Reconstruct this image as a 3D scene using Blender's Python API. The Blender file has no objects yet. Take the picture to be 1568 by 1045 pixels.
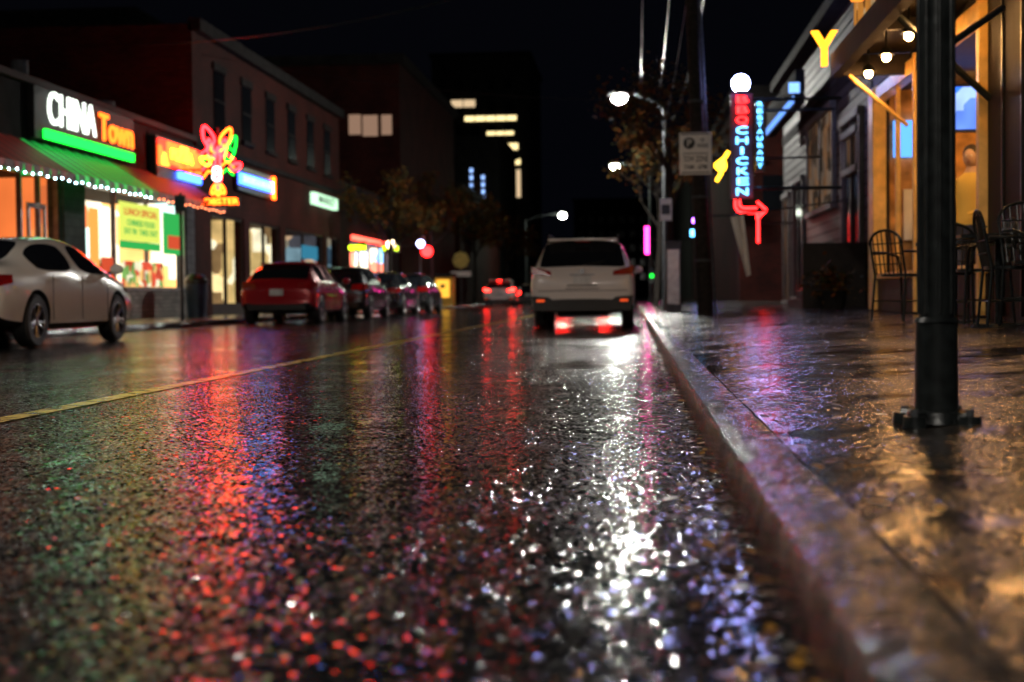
import bpy, bmesh, math, random
from mathutils import Vector, Matrix
random.seed(7)
sc = bpy.context.scene
COL = sc.collection

# ------------------------------------------------------------------ materials
def newmat(name):
    m = bpy.data.materials.new(name); m.use_nodes = True
    nt = m.node_tree; nt.nodes.clear()
    out = nt.nodes.new('ShaderNodeOutputMaterial')
    return m, nt, out
def nd(nt, t, ins=None, **props):
    n = nt.nodes.new(t)
    for k, v in props.items(): setattr(n, k, v)
    if ins:
        for k, v in ins.items():
            if hasattr(v, 'links'): nt.links.new(v, n.inputs[k])
            else: n.inputs[k].default_value = v
    return n
def c4(c): return (c[0], c[1], c[2], 1)
def mth(nt, op, a, b=0.0, c=None):
    n = nt.nodes.new('ShaderNodeMath'); n.operation = op
    for i, v in enumerate((a, b, c)):
        if v is None: continue
        if hasattr(v, 'links'): nt.links.new(v, n.inputs[i])
        else: n.inputs[i].default_value = v
    return n.outputs[0]
def ramp(nt, fac, stops, interp='LINEAR'):
    r = nt.nodes.new('ShaderNodeValToRGB'); r.color_ramp.interpolation = interp
    el = r.color_ramp.elements
    while len(el) < len(stops): el.new(0.5)
    for e, (p, c) in zip(el, stops):
        e.position = p; e.color = c4(c)
    nt.links.new(fac, r.inputs[0]); return r.outputs[0]

def pbr(name, col, rough=0.5, metal=0.0, var=0.25, scale=6.0, bump=0.0, coat=0.0, spec=0.5):
    m, nt, out = newmat(name)
    tc = nd(nt, 'ShaderNodeTexCoord')
    no = nd(nt, 'ShaderNodeTexNoise', {'Vector': tc.outputs['Object'], 'Scale': scale, 'Detail': 5.0})
    lo = [max(0, x*(1-var)) for x in col]; hi = [min(1, x*(1+var)) for x in col]
    cc = ramp(nt, no.outputs['Fac'], [(0.3, lo), (0.7, hi)])
    p = nd(nt, 'ShaderNodeBsdfPrincipled', {'Base Color': cc, 'Roughness': rough, 'Metallic': metal})
    p.inputs['Coat Weight'].default_value = coat; p.inputs['Coat Roughness'].default_value = 0.04
    p.inputs['Specular IOR Level'].default_value = spec
    if bump:
        b = nd(nt, 'ShaderNodeBump', {'Height': no.outputs['Fac'], 'Distance': bump, 'Strength': 1.0})
        nt.links.new(b.outputs[0], p.inputs['Normal'])
    nt.links.new(p.outputs[0], out.inputs[0]); return m

def emis(name, col, st):
    m, nt, out = newmat(name)
    e = nd(nt, 'ShaderNodeEmission', {'Color': c4(col), 'Strength': st})
    nt.links.new(e.outputs[0], out.inputs[0]); return m

def emis_var(name, cols, st, scale=2.0, stretch=(1,1,1)):
    """lit interior / lit sign face made of patches of several colours"""
    m, nt, out = newmat(name)
    tc = nd(nt, 'ShaderNodeTexCoord')
    mp = nd(nt, 'ShaderNodeMapping', {'Vector': tc.outputs['Object'], 'Scale': stretch})
    v = nd(nt, 'ShaderNodeTexVoronoi', {'Vector': mp.outputs[0], 'Scale': scale}, distance='CHEBYCHEV')
    sp = nd(nt, 'ShaderNodeSeparateColor', {'Color': v.outputs['Color']})
    n = len(cols)
    cc = ramp(nt, sp.outputs[0], [(i/n, c) for i, c in enumerate(cols)], 'CONSTANT')
    no = nd(nt, 'ShaderNodeTexNoise', {'Vector': tc.outputs['Object'], 'Scale': scale*0.7})
    s = mth(nt, 'MULTIPLY_ADD', no.outputs['Fac'], st*1.6, st*0.2)
    e = nd(nt, 'ShaderNodeEmission', {'Color': cc, 'Strength': s})
    nt.links.new(e.outputs[0], out.inputs[0]); return m

def brickmat(name, c1, c2, mortar, rough=0.85, sc_=1.0, bw=0.22, rh=0.075):
    m, nt, out = newmat(name)
    tc = nd(nt, 'ShaderNodeTexCoord')
    sx = nd(nt, 'ShaderNodeSeparateXYZ', {'Vector': tc.outputs['Object']})
    h = mth(nt, 'ADD', sx.outputs[0], sx.outputs[1])
    cx = nd(nt, 'ShaderNodeCombineXYZ', {'X': h, 'Y': sx.outputs[2]})
    b = nd(nt, 'ShaderNodeTexBrick', {'Vector': cx.outputs[0], 'Color1': c4(c1), 'Color2': c4(c2), 'Mortar': c4(mortar),
        'Scale': sc_, 'Mortar Size': 0.008, 'Brick Width': bw, 'Row Height': rh})
    bp = nd(nt, 'ShaderNodeBump', {'Height': b.outputs['Fac'], 'Distance': -0.006})
    no = nd(nt, 'ShaderNodeTexNoise', {'Vector': tc.outputs['Object'], 'Scale': 0.7, 'Detail': 6.0})
    mx = nd(nt, 'ShaderNodeMix', data_type='RGBA', blend_type='MULTIPLY'); mx.inputs[0].default_value = 1
    nt.links.new(b.outputs['Color'], mx.inputs[6]); nt.links.new(ramp(nt, no.outputs['Fac'], [(.3,(.4,.4,.4)),(.7,(1,1,1))]), mx.inputs[7])
    p = nd(nt, 'ShaderNodeBsdfPrincipled', {'Base Color': mx.outputs[2], 'Roughness': rough, 'Normal': bp.outputs[0]})
    p.inputs['Specular IOR Level'].default_value = 0.15
    nt.links.new(p.outputs[0], out.inputs[0]); return m

def vm(nt, op, a, b=None):
    n = nt.nodes.new('ShaderNodeVectorMath'); n.operation = op
    for i, v in enumerate((a, b)):
        if v is None: continue
        if hasattr(v, 'links'): nt.links.new(v, n.inputs[i])
        else: n.inputs[i].default_value = v
    return n.outputs[0]
def stones(nt, P, scale, lin, cub, amount, base_normal, stretch=0.6, pw=4.0):
    """wet aggregate: every stone chip is a small facet with its own random tilt.
    amount (0..1 socket) fades the tilt out where water stands over the stones"""
    mp = nd(nt, 'ShaderNodeMapping', {'Vector': P, 'Scale': (1.0, stretch, 1.0)})
    v = nd(nt, 'ShaderNodeTexVoronoi', {'Vector': mp.outputs[0], 'Scale': scale}, voronoi_dimensions='2D')
    s = nd(nt, 'ShaderNodeSeparateColor', {'Color': v.outputs['Color']})
    ts = []
    for k in (0, 1):
        t = mth(nt, 'MULTIPLY_ADD', s.outputs[k], 2.0, -1.0)
        t3 = mth(nt, 'MULTIPLY', mth(nt, 'POWER', mth(nt, 'ABSOLUTE', t), pw), mth(nt, 'SIGN', t))
        r = mth(nt, 'ADD', mth(nt, 'MULTIPLY', t, lin), mth(nt, 'MULTIPLY', t3, cub))
        ts.append(mth(nt, 'MULTIPLY', r, amount))
    c = nd(nt, 'ShaderNodeCombineXYZ', {'X': ts[0], 'Y': ts[1], 'Z': 0.0})
    return vm(nt, 'NORMALIZE', vm(nt, 'ADD', base_normal, c.outputs[0])), v

def wet_asphalt(name, base):
    m, nt, out = newmat(name)
    tc = nd(nt, 'ShaderNodeTexCoord'); P = tc.outputs['Object']
    f = nd(nt, 'ShaderNodeTexNoise', {'Vector': P, 'Scale': 90.0, 'Detail': 2.0})
    mp = nd(nt, 'ShaderNodeMapping', {'Vector': P, 'Scale': (1.0, 0.45, 1.0)})
    pm = nd(nt, 'ShaderNodeTexNoise', {'Vector': mp.outputs[0], 'Scale': 1.3, 'Detail': 6.0, 'Roughness': 0.62})
    am = nd(nt, 'ShaderNodeMapRange', {'Value': pm.outputs['Fac'], 'From Min': 0.44, 'From Max': 0.60, 'To Min': 1.0, 'To Max': 0.12})
    und = nd(nt, 'ShaderNodeTexNoise', {'Vector': P, 'Scale': 2.6, 'Detail': 4.0})
    b0 = nd(nt, 'ShaderNodeBump', {'Height': und.outputs['Fac'], 'Distance': 0.010})
    nrm, v = stones(nt, P, 105.0, 0.075, 0.56, am.outputs[0], b0.outputs[0], 0.75)
    ro = nd(nt, 'ShaderNodeMapRange', {'Value': pm.outputs['Fac'], 'From Min': 0.44, 'From Max': 0.60, 'To Min': 0.15, 'To Max': 0.09})
    cc = ramp(nt, f.outputs['Fac'], [(0.35, [x*0.5 for x in base]), (0.7, [x*1.5 for x in base])])
    p = nd(nt, 'ShaderNodeBsdfPrincipled', {'Base Color': cc, 'Roughness': ro.outputs[0], 'Normal': nrm, 'IOR': 1.46})
    nt.links.new(p.outputs[0], out.inputs[0]); return m

def wet_paving(name, base, jw=1.5, jh=1.5, rough=0.16):
    m, nt, out = newmat(name)
    tc = nd(nt, 'ShaderNodeTexCoord'); P = tc.outputs['Object']
    und = nd(nt, 'ShaderNodeTexNoise', {'Vector': P, 'Scale': 3.0, 'Detail': 5.0})
    br = nd(nt, 'ShaderNodeTexBrick', {'Vector': P, 'Scale': 1.0, 'Mortar Size': 0.016, 'Mortar Smooth': 0.2, 'Brick Width': jw, 'Row Height': jh,
         'Color1': (1,1,1,1), 'Color2': (.7,.7,.7,1), 'Mortar': (.12,.12,.12,1)}, offset=0.0)
    st = nd(nt, 'ShaderNodeTexNoise', {'Vector': P, 'Scale': 1.6, 'Detail': 7.0, 'Roughness': 0.6})
    am = nd(nt, 'ShaderNodeMapRange', {'Value': st.outputs['Fac'], 'From Min': 0.44, 'From Max': 0.56, 'To Min': 1.0, 'To Max': 0.12})
    b0 = nd(nt, 'ShaderNodeBump', {'Height': und.outputs['Fac'], 'Distance': 0.020})
    nrm, v = stones(nt, P, 105.0, 0.05, 0.34, am.outputs[0], b0.outputs[0])
    b2 = nd(nt, 'ShaderNodeBump', {'Height': br.outputs['Fac'], 'Distance': -0.015, 'Normal': nrm})
    cc = ramp(nt, st.outputs['Fac'], [(0.35, base), (0.65, [x*0.4 for x in base])])
    mx = nd(nt, 'ShaderNodeMix', data_type='RGBA', blend_type='MULTIPLY'); mx.inputs[0].default_value = 1
    nt.links.new(cc, mx.inputs[6]); nt.links.new(br.outputs['Color'], mx.inputs[7])
    ro = nd(nt, 'ShaderNodeMapRange', {'Value': st.outputs['Fac'], 'From Min': 0.40, 'From Max': 0.60, 'To Min': rough*1.7, 'To Max': rough*0.6})
    p = nd(nt, 'ShaderNodeBsdfPrincipled', {'Base Color': mx.outputs[2], 'Roughness': ro.outputs[0], 'Normal': b2.outputs[0], 'IOR': 1.46})
    nt.links.new(p.outputs[0], out.inputs[0]); return m

def wet_kerb(name, base):
    m, nt, out = newmat(name)
    tc = nd(nt, 'ShaderNodeTexCoord'); P = tc.outputs['Object']
    st = nd(nt, 'ShaderNodeTexNoise', {'Vector': P, 'Scale': 9.0, 'Detail': 6.0})
    # joints between kerb stones every 1.8 m
    sx = nd(nt, 'ShaderNodeSeparateXYZ', {'Vector': P})
    fr = mth(nt, 'FRACT', mth(nt, 'MULTIPLY', sx.outputs[1], 0.55))
    jn = mth(nt, 'LESS_THAN', fr, 0.012)
    hgt = mth(nt, 'SUBTRACT', st.outputs['Fac'], jn)
    b0 = nd(nt, 'ShaderNodeBump', {'Height': hgt, 'Distance': 0.02})
    am = nd(nt, 'ShaderNodeMapRange', {'Value': st.outputs['Fac'], 'From Min': 0.4, 'From Max': 0.6, 'To Min': 1.0, 'To Max': 0.5})
    nrm, v = stones(nt, P, 105.0, 0.10, 0.40, am.outputs[0], b0.outputs[0], 1.0)
    # upright face gets darker towards the bottom
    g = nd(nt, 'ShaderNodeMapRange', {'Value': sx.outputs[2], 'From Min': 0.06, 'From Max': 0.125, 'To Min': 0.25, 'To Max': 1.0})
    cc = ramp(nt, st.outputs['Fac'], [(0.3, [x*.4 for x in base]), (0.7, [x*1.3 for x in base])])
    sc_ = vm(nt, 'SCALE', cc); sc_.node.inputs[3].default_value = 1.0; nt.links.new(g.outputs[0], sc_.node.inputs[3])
    p = nd(nt, 'ShaderNodeBsdfPrincipled', {'Base Color': sc_, 'Roughness': 0.2, 'Normal': nrm, 'IOR': 1.45})
    nt.links.new(p.outputs[0], out.inputs[0]); return m

M = {}
M['asphalt'] = wet_asphalt('wet_asphalt', (0.015, 0.015, 0.016))
M['pave'] = wet_paving('wet_concrete', (0.060, 0.052, 0.045), jw=1.55, jh=1.5)
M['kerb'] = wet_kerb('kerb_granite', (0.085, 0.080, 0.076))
M['ground'] = pbr('ground_dirt', (0.04, 0.04, 0.04), 0.7)
M['brick'] = brickmat('red_brick', (0.075, 0.013, 0.009), (0.040, 0.009, 0.007), (0.025, 0.010, 0.008))
M['brick_g'] = brickmat('grey_brick', (0.20, 0.20, 0.21), (0.14, 0.14, 0.15), (0.08, 0.08, 0.08), bw=0.4, rh=0.2)
M['stone'] = brickmat('ledge_stone', (0.42, 0.40, 0.36), (0.25, 0.24, 0.22), (0.1, 0.1, 0.1), bw=0.3, rh=0.1)
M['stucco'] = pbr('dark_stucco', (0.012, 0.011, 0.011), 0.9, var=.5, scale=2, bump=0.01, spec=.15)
M['darkwood'] = pbr('dark_painted_wood', (0.020, 0.015, 0.013), 0.6, var=0.4, bump=0.004, spec=.3)
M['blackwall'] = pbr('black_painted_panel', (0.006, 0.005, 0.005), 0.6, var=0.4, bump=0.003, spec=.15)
M['concrete'] = pbr('tower_concrete', (0.03, 0.03, 0.03), 0.8, scale=0.5, spec=.2)
M['trimp'] = pbr('painted_trim', (0.07, 0.066, 0.062), 0.6)
M['blackm'] = pbr('black_metal', (0.018, 0.022, 0.022), 0.3, 0.3, var=0.5, scale=20, bump=0.002)
M['greym'] = pbr('galvanised_metal', (0.07, 0.075, 0.08), 0.75, 0.1, scale=12, spec=.2)
M['wood_pole'] = pbr('creosoted_wood', (0.022, 0.018, 0.015), 0.8, var=0.5, scale=14, bump=0.01, spec=.2)
M['glassd'] = pbr('dark_glass', (0.01, 0.012, 0.015), 0.06, 0.0, spec=0.8)
M['glassw'] = pbr('unlit_window_glass', (0.006, 0.007, 0.009), 0.12, 0.0, spec=0.35)
M['alu'] = pbr('alu_frame', (0.35, 0.35, 0.36), 0.35, 0.8)
M['gold'] = pbr('yellow_painted_frame', (0.82, 0.50, 0.14), 0.4, var=0.2)
M['amber_wall'] = pbr('amber_plaster', (0.62, 0.31, 0.09), 0.7, var=0.6, scale=3)
M['white_p'] = pbr('car_paint_white', (0.88, 0.82, 0.79), 0.25, var=0.02, coat=1.0)
M['cream_p'] = pbr('car_paint_pearl', (0.84, 0.82, 0.74), 0.25, var=0.02, coat=1.0)
M['red_p'] = pbr('car_paint_red', (0.45, 0.010, 0.018), 0.25, 0.2, var=0.05, coat=1.0)
M['dark_p'] = pbr('car_paint_charcoal', (0.04, 0.045, 0.05), 0.25, 0.5, var=0.05, coat=1.0)
M['plastic'] = pbr('black_plastic', (0.015, 0.015, 0.015), 0.5)
M['rubber'] = pbr('tyre_rubber', (0.015, 0.015, 0.015), 0.6, var=0.3)
M['rim'] = pbr('alloy_rim', (0.35, 0.35, 0.36), 0.3, 0.9)
M['tail'] = pbr('tail_lens', (0.35, 0.008, 0.008), 0.15, coat=1.0)
M['tail_on'] = emis('tail_lamp_lit', (1, 0.015, 0.01), 30)
M['reflex'] = emis('reflector_glint_glow', (1, 0.10, 0.02), 0.9)  # glint put into the reflector as a faint glow
M['plate'] = pbr('licence_plate', (0.7, 0.7, 0.7), 0.4)
M['signw'] = pbr('sign_white', (0.82, 0.78, 0.72), 0.4, var=0.06)
M['signink'] = pbr('sign_ink', (0.02, 0.02, 0.02), 0.5)
M['boardk'] = pbr('black_sign_board', (0.006, 0.006, 0.006), 0.6, spec=.15)
M['lamp_w'] = emis('street_lamp_glass', (1.0, 0.98, 0.90), 2300)
M['lamp_added'] = emis('added_lamp_glass', (1.0, 0.90, 0.80), 1350)  # for the out-of-view lamps added to light the cars
M['lamp_far'] = emis('street_lamp_glass_far', (0.9, 1.0, 0.8), 380)
M['bulb'] = emis('warm_bulb', (1.0, 0.50, 0.16), 290)
M['globe'] = emis('globe_light', (0.36, 0.42, 1.0), 130)
def NE(name, c, s): M[name] = emis('neon_'+name, c, s)
NE('nred', (1, 0.006, 0.008), 46); NE('norange', (1, 0.09, 0.006), 16); NE('nyellow', (1, 0.5, 0.02), 8)
NE('ngreen', (0.01, 1, 0.05), 3.8); NE('nblue', (0.03, 0.10, 1), 12); NE('ncyan', (0.12, 0.50, 1), 8)
NE('nwhite', (1, 0.97, 0.9), 5); NE('npink', (1, 0.03, 0.35), 14); NE('npurple', (0.35, 0.1, 1), 22)
NE('cwhite', (.9, 1, 0.88), 3.0); NE('corange', (1, 0.12, 0.01), 5.5); NE('vred',(1,.012,.012),16)
NE('winwarm', (1, 0.78, 0.36), 1.8); NE('windim', (1, 0.60, 0.40), 0.30); NE('wintower', (1, 0.72, 0.42), 0.8); NE('winblue', (0.30, 0.50, 1), 1.8)
NE('tv', (0.10, 0.35, 1), 2.0); NE('led', (0.55, .9, 1.0), 30); NE('ledr', (1, 0.25, 0.1), 12)

# ------------------------------------------------------------------ mesh builder
class MB:
    def __init__(s): s.v=[]; s.f=[]; s.m=[]; s.mats=[]
    def mi(s, mat):
        if mat not in s.mats: s.mats.append(mat)
        return s.mats.index(mat)
    def add(s, vs, fs, mat):
        o = len(s.v); s.v += [tuple(v) for v in vs]; i = s.mi(mat)
        for f in fs: s.f.append([a+o for a in f]); s.m.append(i)
    def box(s, x0,x1,y0,y1,z0,z1, mat):
        vs=[(x,y,z) for z in (z0,z1) for y in (y0,y1) for x in (x0,x1)]
        s.add(vs, [(0,2,3,1),(4,5,7,6),(0,1,5,4),(2,6,7,3),(0,4,6,2),(1,3,7,5)], mat)
    def poly(s, pts, mat): s.add(pts, [tuple(range(len(pts)))], mat)
    def cyl(s, p0, p1, r0, r1, mat, n=12):
        p0=Vector(p0); p1=Vector(p1); d=(p1-p0).normalized()
        a=d.orthogonal().normalized(); b=d.cross(a)
        vs=[]
        for p,r in ((p0,r0),(p1,r1)):
            for i in range(n):
                t=2*math.pi*i/n; vs.append(p+(a*math.cos(t)+b*math.sin(t))*r)
        fs=[(i,(i+1)%n,n+(i+1)%n,n+i) for i in range(n)]+[tuple(range(n))[::-1], tuple(range(n,2*n))]
        s.add(vs, fs, mat)
    def tube(s, pts, r, mat, n=8):
        for a,b in zip(pts[:-1],pts[1:]): s.cyl(a,b,r,r,mat,n)
    def ball(s, c, r, mat, n=10, m=6, sc=(1,1,1)):
        vs=[(c[0],c[1],c[2]+r*sc[2])]
        for j in range(1,m):
            t=math.pi*j/m
            for i in range(n):
                a=2*math.pi*i/n
                vs.append((c[0]+r*sc[0]*math.sin(t)*math.cos(a), c[1]+r*sc[1]*math.sin(t)*math.sin(a), c[2]+r*sc[2]*math.cos(t)))
        vs.append((c[0],c[1],c[2]-r*sc[2])); L=len(vs)-1
        fs=[(0,1+i,1+(i+1)%n) for i in range(n)]
        for j in range(m-2):
            o=1+j*n
            fs+=[(o+i,o+n+i,o+n+(i+1)%n,o+(i+1)%n) for i in range(n)]
        o=1+(m-2)*n
        fs+=[(o+i,L,o+(i+1)%n) for i in range(n)]
        s.add(vs,fs,mat)
    def lathe_x(s, c, prof, mat, n=28):
        """revolve (r, dx) profile around the X axis through c"""
        vs=[]; k=len(prof)
        for i in range(n):
            t=2*math.pi*i/n
            for r,dx in prof: vs.append((c[0]+dx, c[1]+r*math.cos(t), c[2]+r*math.sin(t)))
        fs=[]
        for i in range(n):
            for j in range(k-1):
                a=i*k+j; b=((i+1)%n)*k+j
                fs.append((a,a+1,b+1,b))
        s.add(vs,fs,mat)
    def obj(s, name, parent=None, smooth=False, bevel=0.0):
        me=bpy.data.meshes.new(name)
        off = Vector(parent.location) if parent else Vector((0,0,0))
        me.from_pydata([tuple(Vector(v)-off) for v in s.v], [], s.f)
        for m in s.mats: me.materials.append(m)
        me.polygons.foreach_set('material_index', s.m)
        bm=bmesh.new(); bm.from_mesh(me); bmesh.ops.recalc_face_normals(bm, faces=bm.faces); bm.to_mesh(me); bm.free()
        if smooth:
            me.polygons.foreach_set('use_smooth', [True]*len(me.polygons))
        o=bpy.data.objects.new(name, me); COL.objects.link(o)
        if smooth:
            try: me.set_sharp_from_angle(angle=math.radians(40))
            except Exception: pass
        if parent: o.parent=parent
        if bevel:
            b=o.modifiers.new('bevel','BEVEL'); b.width=bevel; b.segments=2; b.limit_method='ANGLE'
        return o
def empty(name, loc=(0,0,0)):
    e=bpy.data.objects.new(name,None); e.location=loc; e.empty_display_size=0.3; COL.objects.link(e); return e
FACE = {'+x':(math.pi/2,0,math.pi/2), '-x':(math.pi/2,0,-math.pi/2), '-y':(math.pi/2,0,0)}
def text(name, s, loc, h, mat, face, parent=None, width=None, ext=0.02, bold=0.015, spacing=1.0):
    cu=bpy.data.curves.new(name,'FONT'); cu.body=s; cu.size=h/0.72; cu.extrude=ext; cu.offset=bold*h
    cu.align_x='CENTER'; cu.align_y='CENTER'; cu.space_character=spacing; cu.resolution_u=4
    cu.materials.append(mat)
    o=bpy.data.objects.new(name,cu); COL.objects.link(o)
    o.rotation_euler=FACE[face]
    o.location=Vector(loc)-(Vector(parent.location) if parent else Vector((0,0,0)))
    if parent: o.parent=parent
    if width:
        bpy.context.view_layer.update()
        w=o.dimensions.x
        if w>0: o.scale.x=width/w
    return o

# ------------------------------------------------------------------ world, camera
w=bpy.data.worlds.new('World'); sc.world=w; w.use_nodes=True
nt=w.node_tree; nt.nodes.clear()
sky=nt.nodes.new('ShaderNodeTexSky'); sky.sky_type='NISHITA'; sky.sun_disc=False
sky.sun_elevation=math.radians(-4); sky.sun_rotation=math.radians(200)
hsv=nt.nodes.new('ShaderNodeMix'); hsv.data_type='RGBA'; hsv.inputs[0].default_value=0.7
hsv.inputs[7].default_value=(0.03,0.035,0.065,1)
bg=nt.nodes.new('ShaderNodeBackground'); bg.inputs[1].default_value=0.05
wo=nt.nodes.new('ShaderNodeOutputWorld')
nt.links.new(sky.outputs[0],hsv.inputs[6]); nt.links.new(hsv.outputs[2],bg.inputs[0]); nt.links.new(bg.outputs[0],wo.inputs[0])

cam=bpy.data.cameras.new('camera'); co=bpy.data.objects.new('camera',cam); COL.objects.link(co); sc.camera=co
cam.lens=50; cam.sensor_width=36; cam.clip_end=3000; cam.clip_start=0.05
cam.dof.use_dof=True; cam.dof.focus_distance=7.0; cam.dof.aperture_fstop=2.2; cam.dof.aperture_blades=0
R=Matrix.Rotation(math.radians(4.86),4,'Z')@Matrix.Rotation(math.radians(88.24),4,'X')@Matrix.Rotation(math.radians(-0.6),4,'Z')
co.matrix_world=Matrix.Translation((0,0,0.565))@R
sc.view_settings.view_transform='Standard'; sc.view_settings.look='None'; sc.view_settings.exposure=0; sc.view_settings.gamma=1

# ------------------------------------------------------------------ ground, road, pavements
g=MB(); g.box(-900,900,-200,1800,-1.0,-0.03,M['ground']); g.obj('ground')
KL=-9.37; KR=0.27; FL=-12.2
r=MB(); r.poly([(KL-0.05,-15,0),(KR+0.05,-15,0),(KR+0.05,900,0),(KL-0.05,900,0)],M['asphalt']); r.obj('road')
# worn painted lane line
lm,lnt,lout=newmat('worn_road_paint')
tc=nd(lnt,'ShaderNodeTexCoord')
n1=nd(lnt,'ShaderNodeTexNoise',{'Vector':tc.outputs['Object'],'Scale':6.0,'Detail':7.0,'Roughness':.6})
cc=ramp(lnt,n1.outputs['Fac'],[(0.38,(0.10,0.08,0.02)),(0.52,(0.75,0.55,0.12))])
one=mth(lnt,'MULTIPLY',n1.outputs['Fac'],0.8)
gg=nd(lnt,'ShaderNodeNewGeometry')
nn,_v=stones(lnt,tc.outputs['Object'],105.0,.065,.45,one,gg.outputs['Normal'],.75)
pp=nd(lnt,'ShaderNodeBsdfPrincipled',{'Base Color':cc,'Roughness':0.22,'Normal':nn})
lnt.links.new(pp.outputs[0],lout.inputs[0])
l=MB(); l.poly([(-3.09,-10,0.004),(-2.96,-10,0.004),(-2.96,60,0.004),(-3.09,60,0.004)],lm); l.obj('lane_marking')

def strip(name, prof, us, mat, jit=0.0, parent=None, smooth=True):
    b=MB(); k=len(prof); vs=[]
    for u in us:
        for (x,z) in prof:
            j=jit if u<60 else 0
            vs.append((x+random.uniform(-j,j), u, z+random.uniform(-j,j)*0.6))
    fs=[]
    for i in range(len(us)-1):
        for j in range(k-1):
            a=i*k+j; fs.append((a,a+1,a+k+1,a+k))
    b.add(vs,fs,mat); return b.obj(name,parent,smooth=smooth)
us=[-10+0.18*i for i in range(280)]+[42+3*i for i in range(120)]
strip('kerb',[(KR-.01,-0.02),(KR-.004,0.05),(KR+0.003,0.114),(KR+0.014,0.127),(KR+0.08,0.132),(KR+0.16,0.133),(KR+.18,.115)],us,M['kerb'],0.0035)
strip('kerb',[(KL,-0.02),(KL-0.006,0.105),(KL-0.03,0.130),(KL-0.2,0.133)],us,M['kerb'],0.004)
us2=[-10+0.6*i for i in range(90)]+[46,60,100,200,402]
strip('sidewalk',[(KR+0.175,0.124),(1.2,0.18),(2.2,0.245),(3.4,0.32),(4.6,0.34)],us2,M['pave'],0.004)
strip('sidewalk',[(KL-0.2,0.133),(-10.5,0.14),(FL-0.2,0.15)],us2,M['pave'],0.003)

# fallen leaves in the gutter and on the pavement
lv=MB(); leafm=[pbr('leaf_brown',(0.14,0.06,0.015),0.3),pbr('leaf_ochre',(0.36,0.18,0.03),0.3),pbr('leaf_dark',(0.04,0.025,0.012),0.3)]
def leaf(b,c,s,mat,tilt=0.35):
    a=random.uniform(0,6.28); d=Vector((math.cos(a),math.sin(a),random.uniform(-tilt,tilt)))*s; e=Vector((-math.sin(a),math.cos(a),random.uniform(-tilt,tilt)))*s*0.55
    c=Vector(c); b.add([c-d,c-d*0.2-e,c+d*0.5-e*0.7,c+d,c+d*0.5+e*0.7,c-d*0.2+e],[(0,1,2,3,4,5)],mat)
for i in range(460):
    u=1.6+abs(random.gauss(0,1))*9 if random.random()<0.6 else random.uniform(1,30)
    x=KR-abs(random.gauss(0,0.06))-0.01
    leaf(lv,(x,u,0.008+random.random()*0.008),random.uniform(0.012,0.028),random.choice(leafm),.2)
for i in range(420):
    x=random.uniform(KR+0.05,3.2) if random.random()<.5 else KR+.05+abs(random.gauss(0,.3)); leaf(lv,(x,random.uniform(1.5,20),0.142+max(0,x-KR-.17)*0.062),random.uniform(0.014,0.032),random.choice(leafm),0.12)
for i in range(130):
    leaf(lv,(random.uniform(-6,KR),random.uniform(3,25),0.010),random.uniform(0.012,0.026),random.choice(leafm),0.15)
lv.obj('fallen_leaves')

# ------------------------------------------------------------------ cars
SED=[(0.00,.42,.78,.84,.74,.70,.58),(0.07,.30,.90,.98,.85,.80,.68),(0.32,.25,.95,1.04,.89,.85,.72),(0.80,.22,.96,1.07,.91,.87,.68),
     (1.12,.20,.97,1.24,.92,.88,.62),(1.52,.20,.97,1.37,.92,.88,.585),(1.62,.20,.97,1.39,.92,.88,.585),(2.35,.20,.96,1.45,.92,.88,.60),(2.45,.20,.96,1.45,.92,.88,.60),
     (3.02,.20,.94,1.41,.92,.88,.59),(3.48,.20,.93,1.20,.92,.875,.65),(3.78,.20,.92,1.02,.92,.87,.72),(4.30,.22,.84,.91,.90,.83,.70),(4.68,.26,.70,.78,.83,.77,.62),(4.80,.36,.60,.66,.68,.64,.50)]
SUV=[(0.00,.44,.72,.80,.80,.78,.66),(0.05,.34,.94,1.00,.90,.87,.76),(0.14,.30,1.03,1.10,.93,.90,.78),(0.36,.28,1.06,1.38,.94,.91,.72),(0.58,.27,1.07,1.58,.94,.91,.68),
     (0.70,.26,1.07,1.61,.94,.91,.68),(1.22,.25,1.06,1.65,.94,.91,.68),(1.32,.25,1.06,1.655,.94,.91,.68),(2.15,.24,1.04,1.67,.94,.91,.68),(2.25,.24,1.04,1.67,.94,.91,.68),
     (2.85,.24,1.02,1.62,.94,.91,.67),(3.25,.24,1.01,1.38,.94,.90,.70),(3.58,.24,1.00,1.12,.94,.89,.76),(4.15,.26,.93,1.0,.92,.86,.74),(4.48,.30,.80,.88,.86,.80,.66),(4.60,.42,.68,.74,.70,.66,.52)]
HATCH=[(0.00,.44,.70,.78,.76,.74,.62),(0.06,.32,.88,.96,.86,.82,.70),(0.22,.28,.96,1.05,.90,.86,.70),(0.50,.26,.98,1.28,.91,.87,.66),(0.85,.24,.98,1.42,.91,.87,.62),
     (0.95,.23,.98,1.44,.91,.87,.62),(1.55,.22,.97,1.49,.91,.87,.62),(1.65,.22,.97,1.49,.91,.87,.62),(2.25,.22,.95,1.48,.91,.87,.62),(2.34,.22,.95,1.48,.91,.87,.62),
     (2.80,.22,.93,1.43,.91,.87,.61),(3.18,.22,.92,1.22,.91,.86,.66),(3.48,.22,.91,1.04,.91,.85,.72),(3.95,.24,.84,.92,.88,.81,.68),(4.25,.28,.72,.79,.82,.76,.60),(4.36,.38,.62,.68,.68,.64,.50)]
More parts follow.
